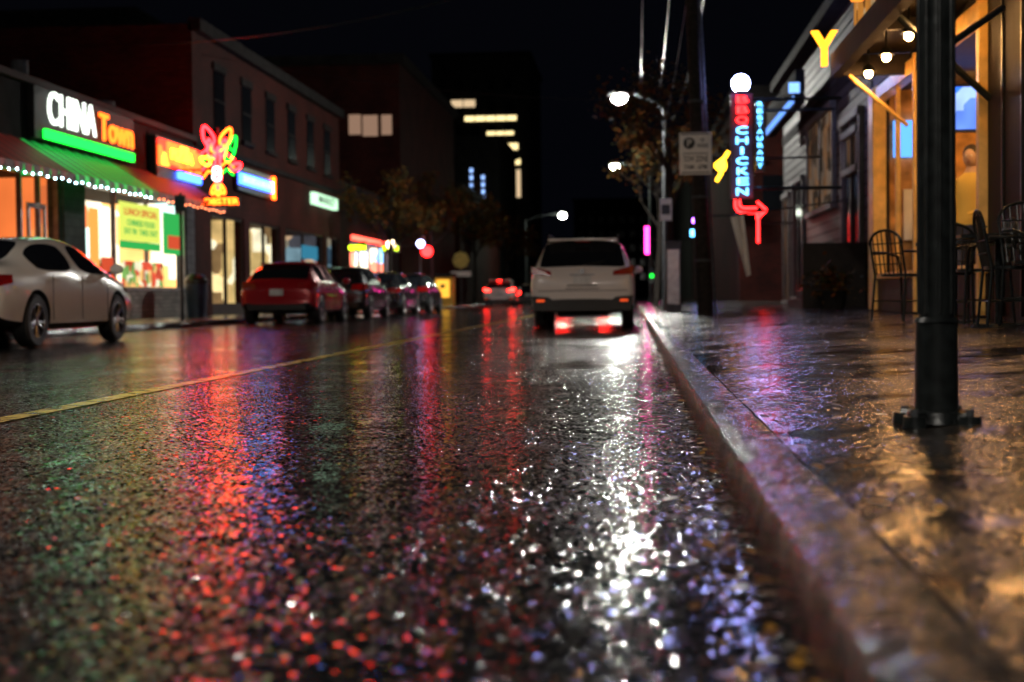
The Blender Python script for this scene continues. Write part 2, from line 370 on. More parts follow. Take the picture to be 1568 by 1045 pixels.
# per-kind: stations, side glass spans, rear glass span, windshield span, axles, wheel radius
KIND={'sedan':(SED,[(4,6),(6,7),(8,10)],(3,5),(9,11),(1.02,3.80),0.335),
      'suv':(SUV,[(4,6),(7,8),(9,11)],(2,4),(10,12),(0.95,3.68),0.36),
      'hatch':(HATCH,[(4,6),(7,8),(9,11)],(2,4),(10,12),(0.80,3.45),0.33)}
def car(name, cx, y0, kind, paint, lit=False, hs=1.0, clad=False):
    st,side,rg,ws,axles,wr=KIND[kind]
    root=empty(name,(cx,y0,0))
    vs=[];k=14
    for (y,zb,zl,zt,wl,wb,wt) in st:
        half=[(0,zb),(wl*.82,zb),(wl*.97,zb+.09),(wl+.012,zb+(zl-zb)*.55),(wb,zl),(wt,zt-(zt-zl)*.14-.012),(wt*.86,zt-.012),(0,zt+.012)]
        loop=half+[(-a,b) for a,b in half[6:0:-1]]
        vs+=[(a,y,b*hs) for a,b in loop]
    fs=[];ms=[]
    n=len(st)
    for i in range(n-1):
        for j in range(k):
            fs.append((i*k+j,i*k+(j+1)%k,(i+1)*k+(j+1)%k,(i+1)*k+j))
            jj=j if j<7 else 13-j    # ring segment index 0..6
            m=0
            if jj==4 and any(a<=i<b for a,b in side): m=1
            if jj==6 and (rg[0]<=i<rg[1] or ws[0]<=i<ws[1]): m=1
            if jj==5 and kind!='sedan' and rg[0]<=i<rg[1]: m=1
            if jj<=1 : m=2
            ms.append(m)
    for o in (0,(n-1)*k):
        fs.append((o,o+1,o+13)); ms.append(2)
        for j in range(1,6):
            fs.append((o+j,o+j+1,o+13-j,o+14-j)); ms.append(0 if j>1 or not clad else 2)
        fs.append((o+6,o+7,o+8)); ms.append(0)
    me=bpy.data.meshes.new('body'); me.from_pydata(vs,[],fs)
    mats=[paint,M['glassd'],M['plastic']]
    for m in mats: me.materials.append(m)
    me.polygons.foreach_set('material_index',ms)
    bm=bmesh.new(); bm.from_mesh(me); bmesh.ops.recalc_face_normals(bm,faces=bm.faces)
    cl=bm.edges.layers.float.new('crease_edge')
    bm.faces.ensure_lookup_table()
    for e in bm.edges:
        mi={f.material_index for f in e.link_faces}
        if len(mi)>1: e[cl]=0.75
    bm.to_mesh(me); bm.free()
    ob=bpy.data.objects.new('body',me); COL.objects.link(ob)
    s=ob.modifiers.new('s','SUBSURF'); s.levels=2; s.render_levels=2
    cu=MB()
    cu.mats=list(mats)
    for ay in axles:
        for sd in (-1,1):
            cu.cyl((sd*0.60,ay,wr),(sd*1.2,ay,wr),wr+.055,wr+.055,M['plastic'],32)
    co_=cu.obj('cutter')
    b=ob.modifiers.new('b','BOOLEAN'); b.operation='DIFFERENCE'; b.object=co_; b.solver='EXACT'
    dg=bpy.context.evaluated_depsgraph_get(); 
    ne=bpy.data.meshes.new_from_object(ob.evaluated_get(dg))
    ob.modifiers.clear(); ob.data=ne
    bpy.data.objects.remove(co_)
    ne.polygons.foreach_set('use_smooth',[True]*len(ne.polygons))
    try: ne.set_sharp_from_angle(angle=math.radians(35))
    except Exception: pass
    ob.parent=root
    # wheels
    for ai,ay in enumerate(axles):
        for sd in (-1,1):
            wb=MB(); c=(cx+sd*0.80,y0+ay,wr); w_=0.105
            pr=[(wr*.62,-w_),(wr*.9,-w_*1.05),(wr*.985,-w_*.8),(wr,-w_*.4),(wr,w_*.4),(wr*.985,w_*.8),(wr*.9,w_*1.05),(wr*.62,w_)]
            wb.lathe_x(c,pr,M['rubber'])
            o_=sd*w_
            wb.lathe_x(c,[(wr*.66,o_*.95),(wr*.60,o_*.9),(wr*.58,o_*.3),(0.0,o_*.25)],M['plastic'])
            wb.lathe_x(c,[(wr*.67,o_*.97),(wr*.63,o_*1.02),(wr*.60,o_*.9)],M['rim'])
            wb.lathe_x(c,[(0.0,o_*.9),(wr*.16,o_*.88),(wr*.2,o_*.6)],M['rim'],16)
            for q in range(10):
                t=2*math.pi*q/10+(0.12 if q%2 else -0.12)
                p1=(c[0]+o_*.75,c[1]+wr*.12*math.cos(t),c[2]+wr*.12*math.sin(t)); p2=(c[0]+o_*.88,c[1]+wr*.62*math.cos(t),c[2]+wr*.62*math.sin(t))
                wb.cyl(p1,p2,.016,.013,M['rim'],6)
            wb.obj('wheel_%d%s'%(ai,'r' if sd>0 else 'l'),root,smooth=True)
    d=MB(); X=lambda a:cx+a; Y=lambda a:y0+a
    L=st[-1][0]; tm=M['tail_on'] if lit else M['tail']
    if kind=='suv':
        for sd in (-1,1):
            d.add([(X(sd*a),Y(y),z) for a,y,z in [(.54,-.005,.94),(.90,.05,.96),(.945,.40,1.02),(.56,.025,1.02),(.90,.075,1.11),(.94,.40,1.10)]],
                  [(0,1,4,3),(1,2,5,4),(3,4,5),(0,1,2)],tm)
            d.box(X(sd*.74)-.07,X(sd*.74)+.07,Y(-.07),Y(.1),.475,.515,M['reflex'])
            d.cyl((X(sd*.58),Y(-.04),.36),(X(sd*.58),Y(.2),.36),.045,.045,M['rim'],14)
            d.tube([(X(sd*.62),Y(.8),1.66),(X(sd*.63),Y(.95),1.70),(X(sd*.63),Y(2.5),1.72),(X(sd*.62),Y(2.7),1.67)],.016,M['greym'])
        # dark lower bumper with raised centre
        d.add([(X(a),Y(-.06),z) for a,z in [(-.86,.31),(.86,.31),(.90,.58),(.60,.56),(.46,.46),(-.46,.46),(-.60,.56),(-.90,.58)]]+
              [(X(a),Y(.22),z) for a,z in [(-.86,.31),(.86,.31),(.90,.58),(.60,.56),(.46,.46),(-.46,.46),(-.60,.56),(-.90,.58)]],
              [tuple(range(8))]+[(i,(i+1)%8,8+(i+1)%8,8+i) for i in range(8)],M['plastic'])
        # axle, exhaust box and suspension seen below the bumper
        d.cyl((X(-.7),Y(.95),.34),(X(.7),Y(.95),.34),.07,.07,M['plastic'],10); d.box(X(-.45),X(.45),Y(.35),Y(.8),.20,.34,M['plastic'])
        d.box(X(-.62),X(.62),Y(.36),Y(.62),1.575,1.61,paint)               # spoiler
        d.box(X(-.30),X(.30),Y(-.015),Y(.03),.70,.712,M['plastic'])
        d.box(X(-.80),X(.80),Y(-.004),Y(.03),.665,.675,M['plastic'])       # tailgate shut line
        d.box(X(-.27),X(.27),Y(-.006),Y(.03),.755,.775,M['greym'])
        d.box(X(-.16),X(.16),Y(-.012),Y(.03),.79,.93,M['plate'])
        d.box(X(-.22),X(.22),Y(-.004),Y(.05),.945,.965,M['rim'])
        d.cyl((X(0),Y(-.01),1.02),(X(0),Y(.09),1.02),.045,.045,M['rim'],16)
        d.cyl((X(.02),Y(.10),1.13),(X(.40),Y(.22),1.19),.010,.008,M['plastic'],6) # wiper
        d.box(X(-.13),X(.13),Y(.38),Y(.45),1.545,1.565,tm)
    elif kind=='sedan':
        for sd in (-1,1):
            d.add([(X(sd*a),Y(y),z) for a,y,z in [(.48,-.005,.74),(.80,.03,.74),(.90,.34,.80),(.48,.02,.88),(.80,.05,.90),(.885,.36,.90)]],
                  [(0,1,4,3),(1,2,5,4),(3,4,5),(0,1,2)],tm)
        d.box(X(-.16),X(.16),Y(-.02),Y(.04),.62,.76,M['plate'])
        d.box(X(-.66),X(.66),Y(-.02),Y(.2),.32,.42,M['plastic'])
    else:
        for sd in (-1,1):
            d.add([(X(sd*a),Y(y),z) for a,y,z in [(.50,.0,.80),(.82,.04,.80),(.90,.34,.86),(.50,.035,.96),(.82,.10,.99),(.875,.36,.98)]],
                  [(0,1,4,3),(1,2,5,4),(3,4,5),(0,1,2)],tm)
        d.box(X(-.16),X(.16),Y(-.02),Y(.04),.66,.81,M['plate'])
        d.box(X(-.68),X(.68),Y(-.03),Y(.2),.32,.46,M['plastic'])
        d.box(X(-.55),X(.55),Y(.66),Y(.88),1.40,1.435,paint)
    # mirrors, handles, door seams, sills
    cowl=st[ws[1]][0]
    for sd in (-1,1):
        d.ball((X(sd*1.0),Y(cowl-.28),1.0*hs+(.09 if kind=='suv' else .02)),.10,paint,10,6,(1.0,.55,.75))
        d.box(X(sd*.92)-.05,X(sd*.92)+.05,Y(cowl-.30),Y(cowl-.26),.95*hs,.99*hs,M['plastic'])
        bz=st[6][2]*hs
        for hy in (axles[0]+.45,axles[0]+1.45):
            d.box(X(sd*.925)-.015,X(sd*.925)+.015,Y(hy),Y(hy+.18),bz-.13,bz-.10,M['rim'] if kind!='sedan' else paint)
        for sy in (axles[0]+.42,axles[0]+1.38,axles[0]+2.3):
            d.box(X(sd*.931)-.004,X(sd*.931)+.004,Y(sy),Y(sy+.012),.34,bz-.06,M['plastic'])
        d.add([(X(sd*a),Y(y),z) for a,y,z in [(.50,L-.08,.58),(.78,L-.22,.60),(.89,L-.60,.70),(.52,L-.14,.70),(.80,L-.28,.74),(.875,L-.62,.78)]],
              [(0,1,4,3),(1,2,5,4),(3,4,5),(0,1,2)],M['alu'])
    d.obj('trim',root,bevel=0.006)
    return root

car('parked_car',-0.89,25.3,'suv',M['white_p'],clad=True)
car('parked_car',-8.27,16.1,'sedan',M['cream_p'])
car('parked_car',-8.20,32.3,'hatch',M['red_p'])
car('parked_car',-8.15,38.4,'hatch',M['dark_p'])
car('parked_car',-8.20,44.3,'sedan',M['dark_p'])
car('parked_car',-8.2,50.6,'hatch',M['dark_p'])
car('moving_car',-7.9,84,'suv',M['white_p'],lit=True)
car('moving_car',-7.3,99,'hatch',M['dark_p'],lit=True)
car('moving_car',-5.6,112,'sedan',M['dark_p'],lit=True)
car('moving_car',-1.6,46,'hatch',M['dark_p'],lit=True)

# ------------------------------------------------------------------ street lamps
def street_lamp(px, py, hx, hz, gm, gr=0.17):
    root=empty('street_lamp',(px,py,0.13)); b=MB()
    b.cyl((px,py,.13),(px,py,hz-.4),.11,.07,M['greym'],14); b.cyl((px,py,.13),(px,py,.45),.17,.15,M['greym'],14)
    pts=[(px,py,hz-.5),(px+(hx-px)*.35,py,hz-.05),(px+(hx-px)*.7,py,hz+.12),(hx,py,hz+.14)]
    b.tube(pts,.035,M['greym'])
    b.ball((hx,py,hz+.13),.36,M['greym'],14,6,(1.15,.95,.35)); b.obj('pole_and_arm',root,smooth=True)
    g=MB(); g.ball((hx,py,hz),gr,gm,14,8,(1,1,.9)); g.obj('glass',root,smooth=True)
street_lamp(1.16,50,-.42,7.5,M['lamp_w'],.26)
street_lamp(1.1,86,-1.0,8.4,M['lamp_far'],.25)
street_lamp(-9.7,130,-6.3,8.0,M['lamp_far'],.3)
street_lamp(-9.8,7,-7.2,7.6,M['lamp_added'])  # added lamp outside the view, brightens the parked cars
street_lamp(1.1,-7,-1.0,7.6,M['lamp_added'],.22)  # added lamp behind the camera, unseen, more light on the cars

# ------------------------------------------------------------------ utility pole with parking sign
up=empty('utility_pole',(1.38,27.2,.14)); b=MB()
b.cyl((1.38,27.2,.1),(1.05,27.3,9.5),.15,.12,M['wood_pole'],16)
b.box(.2,2.0,27.2,27.32,8.9,9.02,M['wood_pole']); b.obj('pole',up,smooth=True)
b=MB(); b.cyl((1.56,27.1,.2),(1.30,27.15,6),.03,.03,M['greym'],8)
for z in (1.2,2.4,4.2): b.cyl((1.38-(z*.035),27.21,z),(1.38-(z*.035),27.21,z+.05),.165,.165,M['greym'],16)
b.obj('conduit',up)
ps=empty('parking_sign',(1.2,26.98,3.2)); b=MB(); b.box(.90,1.50,26.98,27.0,2.83,3.62,M['signw']); b.obj('plate',ps,bevel=.01)
b=MB(); b.box(.93,1.47,26.972,26.977,3.58,3.60,M['signink']); b.box(.93,1.47,26.972,26.977,2.86,2.88,M['signink'])
b.cyl((1.08,26.970,3.42),(1.08,26.978,3.42),.11,.11,M['signink'],20); b.box(.96,1.44,26.972,26.977,3.22,3.235,M['signink']); b.obj('border',ps)
text('legend_1','P',(1.08,26.96,3.42),.13,M['signw'],'-y',ps,ext=.002)
text('legend_2','NO\nPARKING',(1.33,26.965,3.42),.075,M['signink'],'-y',ps,width=.2,ext=.002)
text('legend_3','TOW ZONE',(1.2,26.965,3.12),.11,M['signink'],'-y',ps,width=.46,ext=.002)
text('legend_4','7AM - 6PM',(1.2,26.965,2.97),.09,M['signink'],'-y',ps,width=.42,ext=.002)
# wires
wi=MB()
def wire(a,b_,sag,n=12,r_=.012):
    a=Vector(a); b_=Vector(b_); pts=[]
    for i in range(n+1):
        t=i/n; p=a.lerp(b_,t); p.z-=sag*4*t*(1-t); pts.append(p)
    wi.tube(pts,r_,M['plastic'],5)
for x in (.3,1.0,1.9):
    wire((x,27.25,9.0),(x+.1,70,9.2),1.0); wire((x,27.25,9.0),(x,-10,8.6),.5)
wire((1.1,27.2,7.5),(-12.3,35,7.0),.5); wire((-12.2,40,7.6),(1.1,50,7.4),.4); wire((-18,24,6.8),(-12.2,60,8.4),.4)
wire((1.1,27.2,6.4),(1.16,50,6.6),.3)
wi.obj('power_lines')

# utility cabinet + small sign pole
uc=empty('utility_cabinet',(1.0,35.2,.17)); b=MB(); b.box(.82,1.18,35.05,35.4,.15,1.85,M['trimp']); b.box(.85,1.15,35.035,35.05,.35,1.7,M['alu'])
b.box(.79,1.21,35.0,35.45,1.85,1.9,M['trimp']); b.obj('cabinet',uc,bevel=.012)
sp=empty('street_sign',(.85,36,.15)); b=MB(); b.cyl((.85,36,.15),(.85,36,3.0),.03,.03,M['greym'],8); b.box(.70,1.0,35.95,35.965,2.45,3.0,M['signw']); b.box(.74,.96,35.94,35.948,2.6,2.85,M['signink']); b.obj('post_and_plate',sp)
sp=empty('street_sign',(-9.75,30.2,.14)); b=MB(); b.cyl((-9.75,30.2,.13),(-9.75,30.2,2.9),.035,.035,M['blackm'],8); b.box(-9.87,-9.63,30.15,30.165,2.5,2.85,M['blackm']); b.obj('post_and_plate',sp)
tb=empty('trash_can',(-11.3,36.2,.14)); b=MB(); b.cyl((-11.3,36.2,.14),(-11.3,36.2,1.0),.24,.29,pbr('bin_blue',(.02,.04,.08),.4),16); b.cyl((-11.3,36.2,1.0),(-11.3,36.2,1.1),.31,.31,M['blackm'],16); b.ball((-11.3,36.2,1.1),.29,M['blackm'],14,6,(1,1,.6)); b.obj('bin',tb,smooth=True)

# ------------------------------------------------------------------ near post at right
np_=empty('canopy_post',(.925,4.49,.17)); b=MB()
px,py=.935,4.49
b.cyl((px,py,.19),(px,py,.475),.066,.063,M['blackm'],24); b.cyl((px,py,.475),(px,py,.49),.070,.060,M['blackm'],24)
b.cyl((px,py,.49),(px,py,3.2),.053,.053,M['blackm'],24)
b.cyl((px,py,.165),(px,py,.20),.10,.085,M['blackm'],24)
for i in range(4):
    t=math.pi/4+i*math.pi/2; q=(px+.115*math.cos(t),py+.115*math.sin(t))
    b.cyl((q[0],q[1],.155),(q[0],q[1],.19),.038,.034,M['blackm'],16); b.cyl((q[0],q[1],.19),(q[0],q[1],.21),.014,.014,M['greym'],6)
    b.cyl((px,py,.178),(q[0],q[1],.176),.03,.03,M['blackm'],8)
for i in range(8):
    t=i*math.pi/4; b.cyl((px+.052*math.cos(t),py+.052*math.sin(t),.5),(px+.052*math.cos(t),py+.052*math.sin(t),3.2),.007,.007,M['blackm'],6)
b.obj('post',np_,smooth=True)
b=MB(); b.cyl((px,py,1.30),(px+.35,py+.6,1.55),.012,.012,M['blackm'],8); b.obj('bracket',np_)

# ------------------------------------------------------------------ left side buildings
INT1=emis_var('interior_takeaway',[(1,.86,.6),(1,.95,.75),(.95,.5,.15),(.7,1,.9),(1,.85,.6),(.9,.25,.08)],2.1,1.2,(1,1,.8))  # room light is put into these walls as emission, without ceiling lamps
INT_OR=emis_var('interior_orange',[(1,.22,.05),(.95,.30,.08),(.8,.18,.05)],1.0,.8)
INT_W=emis_var('interior_warm',[(1,.75,.35),(.6,.4,.15),(1,.9,.6),(.12,.08,.04),(.6,.42,.16),(.2,.12,.05)],1.2,2.2,(1,1,.6))
INT_C=emis_var('interior_cool',[(.3,.5,.6),(.1,.1,.12),(.9,.6,.35),(.05,.1,.15),(.4,.35,.25)],.6,1.8)
INT_F=emis_var('interior_far',[(.9,.9,1),(1,.25,.15),(.9,.8,.6),(.3,.6,1)],2.5,1.2)
def shop(root, name, u0,u1,z0,z1, inner, base, mulls, frame=M['alu'], depth=2.2, inside=True):
    b=MB()
    if base: b.box(FL-.3,FL,u0,u1,.12,z0,base)
    b.poly([(FL-depth+.01,u0,.15),(FL-depth+.01,u1,.15),(FL-depth+.01,u1,z1),(FL-depth+.01,u0,z1)],inner)
    # far end of the room, seen obliquely from the street
    b.poly([(FL-depth,u1-.01,.15),(FL-.32,u1-.01,.15),(FL-.32,u1-.01,z1),(FL-depth,u1-.01,z1)],inner)
    b.box(FL-depth,FL-.31,u0,u1,.12,.16,M['concrete'])
    b.box(FL-.16,FL-.06,u0,u1,z0,z0+.07,frame); b.box(FL-.16,FL-.06,u0,u1,z1-.07,z1,frame)
    for mu in [u0+.04]+mulls+[u1-.04]:
        b.box(FL-.16,FL-.055,mu-.035,mu+.035,z0+.07,z1-.07,frame)
    if inside:
        for i in range(int((u1-u0)*.8)):
            uu=random.uniform(u0+.3,u1-.8); hh=random.uniform(.7,1.5)
            b.box(FL-random.uniform(1.3,1.9),FL-1.0,uu,uu+random.uniform(.2,.6),.17,.17+hh,random.choice([M['darkwood'],M['alu'],M['stucco'],M['signw']]))
    b.obj(name,root)

# -- China Town takeaway
ct=empty('takeaway_restaurant',(-14,30,0)); b=MB()
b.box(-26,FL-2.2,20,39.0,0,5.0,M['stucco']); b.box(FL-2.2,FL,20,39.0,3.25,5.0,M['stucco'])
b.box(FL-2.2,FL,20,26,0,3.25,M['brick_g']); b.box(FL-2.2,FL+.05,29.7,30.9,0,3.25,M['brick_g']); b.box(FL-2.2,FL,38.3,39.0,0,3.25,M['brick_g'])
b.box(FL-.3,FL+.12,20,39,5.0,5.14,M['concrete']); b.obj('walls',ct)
b=MB(); b.box(-14,-13,24.5,25.6,5.1,5.9,M['greym']); b.cyl((-13.2,30,5.0),(-13.2,30,5.8),.18,.18,M['greym'],12); b.cyl((-13.2,35,5.0),(-13.2,35,5.6),.25,.25,M['greym'],12); b.obj('roof_vents',ct)
shop(ct,'shopfront_a',26,29.7,.5,3.25,INT_OR,M['brick_g'],[27.8,28.7],inside=False)
shop(ct,'shopfront_b',30.9,38.3,.85,3.25,INT1,M['stone'],[33.0,35.3])
# door
b=MB(); b.box(FL-.05,FL+.0,28.0,28.08,.13,2.6,M['alu']); b.box(FL-.05,FL+.0,28.8,28.88,.13,2.6,M['alu']); b.box(FL-.05,FL,28.08,28.8,2.5,2.6,M['alu']); b.obj('door_frame',ct)
# sign board
b=MB(); b.box(FL+.01,FL+.16,28.0,33.8,3.90,4.99,M['boardk']); b.obj('sign_board',ct,bevel=.02)
b=MB(); b.box(FL+.17,FL+.24,28.4,33.6,3.93,4.12,M['ngreen']); b.obj('sign_green_band',ct)
text('sign_letters_china','CHINA',(FL+.24,29.80,4.55),.70,M['cwhite'],'+x',ct,width=2.6,bold=.006,ext=.02)
text('sign_letters_town','Town',(FL+.24,32.45,4.50),.62,M['corange'],'+x',ct,width=2.15,bold=.012,ext=.02)
# awnings (scalloped, striped; their lit look is emission put into the cloth)
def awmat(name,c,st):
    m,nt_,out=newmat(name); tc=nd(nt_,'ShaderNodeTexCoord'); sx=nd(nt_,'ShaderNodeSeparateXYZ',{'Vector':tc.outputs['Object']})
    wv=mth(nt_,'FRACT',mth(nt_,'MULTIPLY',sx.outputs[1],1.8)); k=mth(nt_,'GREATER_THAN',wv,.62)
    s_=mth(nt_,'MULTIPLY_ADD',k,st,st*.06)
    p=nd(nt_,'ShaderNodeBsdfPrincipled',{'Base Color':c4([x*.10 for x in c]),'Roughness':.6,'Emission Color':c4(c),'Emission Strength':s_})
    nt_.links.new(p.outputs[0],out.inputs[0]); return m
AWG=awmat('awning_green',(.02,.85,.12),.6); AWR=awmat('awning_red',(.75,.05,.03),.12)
def awning(u0,u1,mat,nm,par):
    b=MB(); n=int((u1-u0)/.4); 
    for i in range(n):
        a=u0+(u1-u0)*i/n; c=u0+(u1-u0)*(i+1)/n
        b.add([(FL+.02,a,3.85),(FL+.02,c,3.85),(FL+1.15,c,3.12),(FL+1.15,a,3.12)],[(0,1,2,3)],mat)
        b.add([(FL+1.15,a,3.12),(FL+1.15,c,3.12),(FL+1.15,c-(c-a)*.1,2.98),(FL+1.15,(a+c)/2,2.92),(FL+1.15,a+(c-a)*.1,2.98)],[(0,1,2,3,4)],mat)
    b.add([(FL+.02,u0,3.85),(FL+1.15,u0,3.12),(FL+.02,u0,3.12)],[(0,1,2)],mat)
    b.obj(nm,par)
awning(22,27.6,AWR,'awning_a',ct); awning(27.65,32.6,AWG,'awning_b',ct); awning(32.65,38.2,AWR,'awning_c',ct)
b=MB()
for i in range(26): b.ball((FL+1.17,23.5+i*.34,2.95+.02*math.sin(i*2)),.018,M['led'],6,4)
for i in range(17): b.ball((FL+1.17,32.6+i*.33,2.95+.02*math.sin(i*2)),.018,M['ledr'],6,4)
b.obj('string_lights',ct)
# menu posters in window
def sgn(root,nm,u0,u1,z0,z1,mat,x=FL-.04,t=.03):
    b=MB(); b.box(x-t,x,u0,u1,z0,z1,mat); return b.obj(nm,root)
PY=emis('poster_yellow',(.85,.95,.15),1.0); PG=emis('poster_green',(.05,.6,.12),.8); PR=emis('poster_red',(.8,.1,.04),.9); PO=emis('poster_orange',(1,.35,.07),1.4)
sgn(ct,'menu_poster',33.3,36.2,2.05,2.98,PY); sgn(ct,'menu_poster_band',33.3,36.2,1.85,2.04,PG)
sgn(ct,'green_poster',36.5,38.1,1.8,2.9,PG); sgn(ct,'red_poster',36.8,37.9,1.95,2.3,PR,FL-.02)
sgn(ct,'food_poster',33.4,36.4,.93,1.55,emis_var('food_photo',[(1,.6,.2),(.8,.1,.05),(1,.9,.6),(.2,.4,.1),(.7,.1,.05)],1.0,4.5))
sgn(ct,'door_poster',31.4,31.9,1.0,2.7,PO); sgn(ct,'door_poster_b',32.1,32.8,1.0,1.6,PR)
text('menu_text_1','LUNCH SPECIAL',(FL-.03,34.75,2.75),.17,PR,'+x',ct,width=2.4,ext=.004)
text('menu_text_2','CHINESE FOOD\nEAT IN  TAKE OUT',(FL-.03,34.75,2.38),.15,PG,'+x',ct,width=2.4,ext=.004)
# -- neighbouring sign cluster
NS=emis_var('orange_sign_face',[(1,.02,.01),(1,.06,.01),(1,.20,.02),(1,.015,.01)],8.0,1.6)
fs_=empty('shop_sign',(FL,37.2,4.2)); b=MB(); b.box(FL+.01,FL+.2,35.3,39.0,3.72,4.78,M['blackm']); b.obj('box',fs_)
b=MB(); b.box(FL+.21,FL+.26,35.4,38.9,4.05,4.7,NS); b.box(FL+.21,FL+.26,36.9,38.9,3.80,4.0,M['nblue']); b.obj('face',fs_)
text('letters','PIZZA',(FL+.29,37.1,4.38),.28,M['nyellow'],'+x',fs_,width=1.8)
# blade neon flower sign
ns=empty('neon_sign',(-10.8,36.6,4.1)); b=MB()
def petal(b,cx,cy,cz,ang,l,w_,mat):
    d=Vector((math.cos(ang),0,math.sin(ang))); e=Vector((-math.sin(ang),0,math.cos(ang))); c=Vector((cx,cy,cz)); pts=[]
    for i in range(14):
        t=2*math.pi*i/14; pts.append(c+d*(l/2*math.cos(t)+l/2)+e*w_/2*math.sin(t)*(1-.35*math.cos(t)))
    b.tube(pts+[pts[0]],.03,mat,6)
# lobster: claws raised, body, legs, tail fan
b.tube([(-10.8,36.6,3.45),(-10.88,36.6,3.8),(-10.86,36.6,4.3),(-10.8,36.6,4.6),(-10.74,36.6,4.3),(-10.72,36.6,3.8),(-10.8,36.6,3.45)],.035,M['nred'],6)
petal(b,-10.95,36.6,4.62,math.radians(112),.55,.26,M['nred']); petal(b,-10.68,36.6,4.62,math.radians(62),.5,.24,M['norange'])
b.tube([(-10.84,36.6,4.4),(-10.98,36.6,4.5),(-10.95,36.6,4.65)],.03,M['norange'],6); b.tube([(-10.76,36.6,4.4),(-10.62,36.6,4.5),(-10.68,36.6,4.65)],.03,M['nred'],6)
for i in range(4):
    z=3.75+i*.2
    b.tube([(-10.86,36.6,z+.1),(-11.05,36.6,z+.22),(-11.2-.02*i,36.6,z+.02)],.022,M[['norange','nred','ngreen','nred'][i]],6)
    b.tube([(-10.74,36.6,z+.1),(-10.55,36.6,z+.25),(-10.38+.02*i,36.6,z+.08)],.022,M[['ngreen','norange','nred','ngreen'][i]],6)
petal(b,-10.55,36.6,4.2,math.radians(70),.7,.2,M['ngreen']); petal(b,-10.45,36.6,4.0,math.radians(25),.3,.16,M['nred']); petal(b,-11.0,36.6,4.15,math.radians(150),.3,.18,M['nyellow'])
petal(b,-10.95,36.6,4.3,math.radians(100),.5,.16,M['nred']); petal(b,-10.7,36.6,4.35,math.radians(75),.45,.16,M['nred'])
for a in (235,270,305): petal(b,-10.8,36.6,3.6,math.radians(a),.3,.14,M['norange'])
b.obj('neon_tubes',ns); 
b=MB(); b.box(-11.35,-10.25,36.66,36.72,3.02,3.28,M['blackm']); b.cyl((FL,36.7,4.0),(-10.4,36.7,4.0),.03,.03,M['blackm'],8); b.cyl((FL,36.7,3.1),(-10.3,36.7,3.1),.03,.03,M['blackm'],8); b.cyl((-10.8,36.72,3.1),(-10.8,36.72,5.1),.03,.03,M['blackm'],8); b.obj('bracket',ns)
text('neon_script','8',(-10.80,36.5,3.85),.40,M['nwhite'],'-y',ns,bold=.0)
text('neon_caption','LOBSTER',(-10.8,36.62,3.15),.17,M['norange'],'-y',ns,width=1.05)

# -- two-storey brick block
bb_=empty('brick_building',(-14,48,0)); b=MB()
b.box(-28,FL-2.2,39.02,59,0,8.3,M['brick']); b.box(FL-2.2,FL,39.02,59,3.1,8.3,M['brick'])
for a,c in ((39.02,40.6),(44.1,44.8),(48.7,49.5),(55.8,56.4),(58.6,59)): b.box(FL-2.2,FL,a,c,0,3.1,M['brick'])
b.box(FL-.1,FL+.25,39.02,59,8.1,8.45,M['stucco']); b.box(FL,FL+.1,39.02,59,4.9,5.05,M['stucco']); b.obj('walls',bb_)
shop(bb_,'shopfront_a',40.6,44.1,.4,3.1,INT_W,M['darkwood'],[42.3],M['darkwood'])
shop(bb_,'shopfront_b',44.8,48.7,.6,3.1,INT_W,M['darkwood'],[46.8],M['darkwood'])
shop(bb_,'shopfront_c',49.5,55.8,.6,3.1,INT_C,M['darkwood'],[52.5],M['darkwood'])
shop(bb_,'shopfront_d',56.4,58.6,.6,3.1,INT_C,M['darkwood'],[],M['darkwood'])
b=MB()
for u in (41,44,47,50,53,56):
    b.box(FL+.005,FL+.03,u,u+1.1,5.6,7.3,M['glassw']); b.box(FL+.03,FL+.06,u,u+1.1,6.42,6.48,M['stucco']); b.box(FL,FL+.12,u-.1,u+1.2,5.45,5.58,M['stucco']); b.box(FL,FL+.08,u-.1,u+1.2,7.32,7.55,M['stucco'])
b.obj('windows',bb_)
sgn(bb_,'sign_blue',42.9,47.2,3.95,4.7,M['blackm'],FL+.15,.13); sgn(bb_,'sign_blue_face',43.0,47.1,4.15,4.5,M['nblue'],FL+.2,.04)
text('sign_blue_text','SHOES & MORE',(FL+.23,45.05,4.32),.22,M['ncyan'],'+x',bb_,width=3.5); sgn(bb_,'sign_blue_red_end',47.12,47.4,3.95,4.7,M['norange'],FL+.2,.04)
sgn(bb_,'sign_lit',53.4,57.6,4.2,4.65,emis('sign_pale',(.6,1,.65),1.6),FL+.2,.18)
text('sign_lit_text','MARKET',(FL+.22,55.5,4.42),.3,M['signink'],'+x',bb_,width=3,ext=.004)
sgn(bb_,'window_screen',52.2,54.8,2.1,2.6,emis('screen_cyan',(.06,.35,.55),.6),FL-.04); sgn(bb_,'window_stripe',52.2,54.8,1.85,2.0,PR,FL-.04)
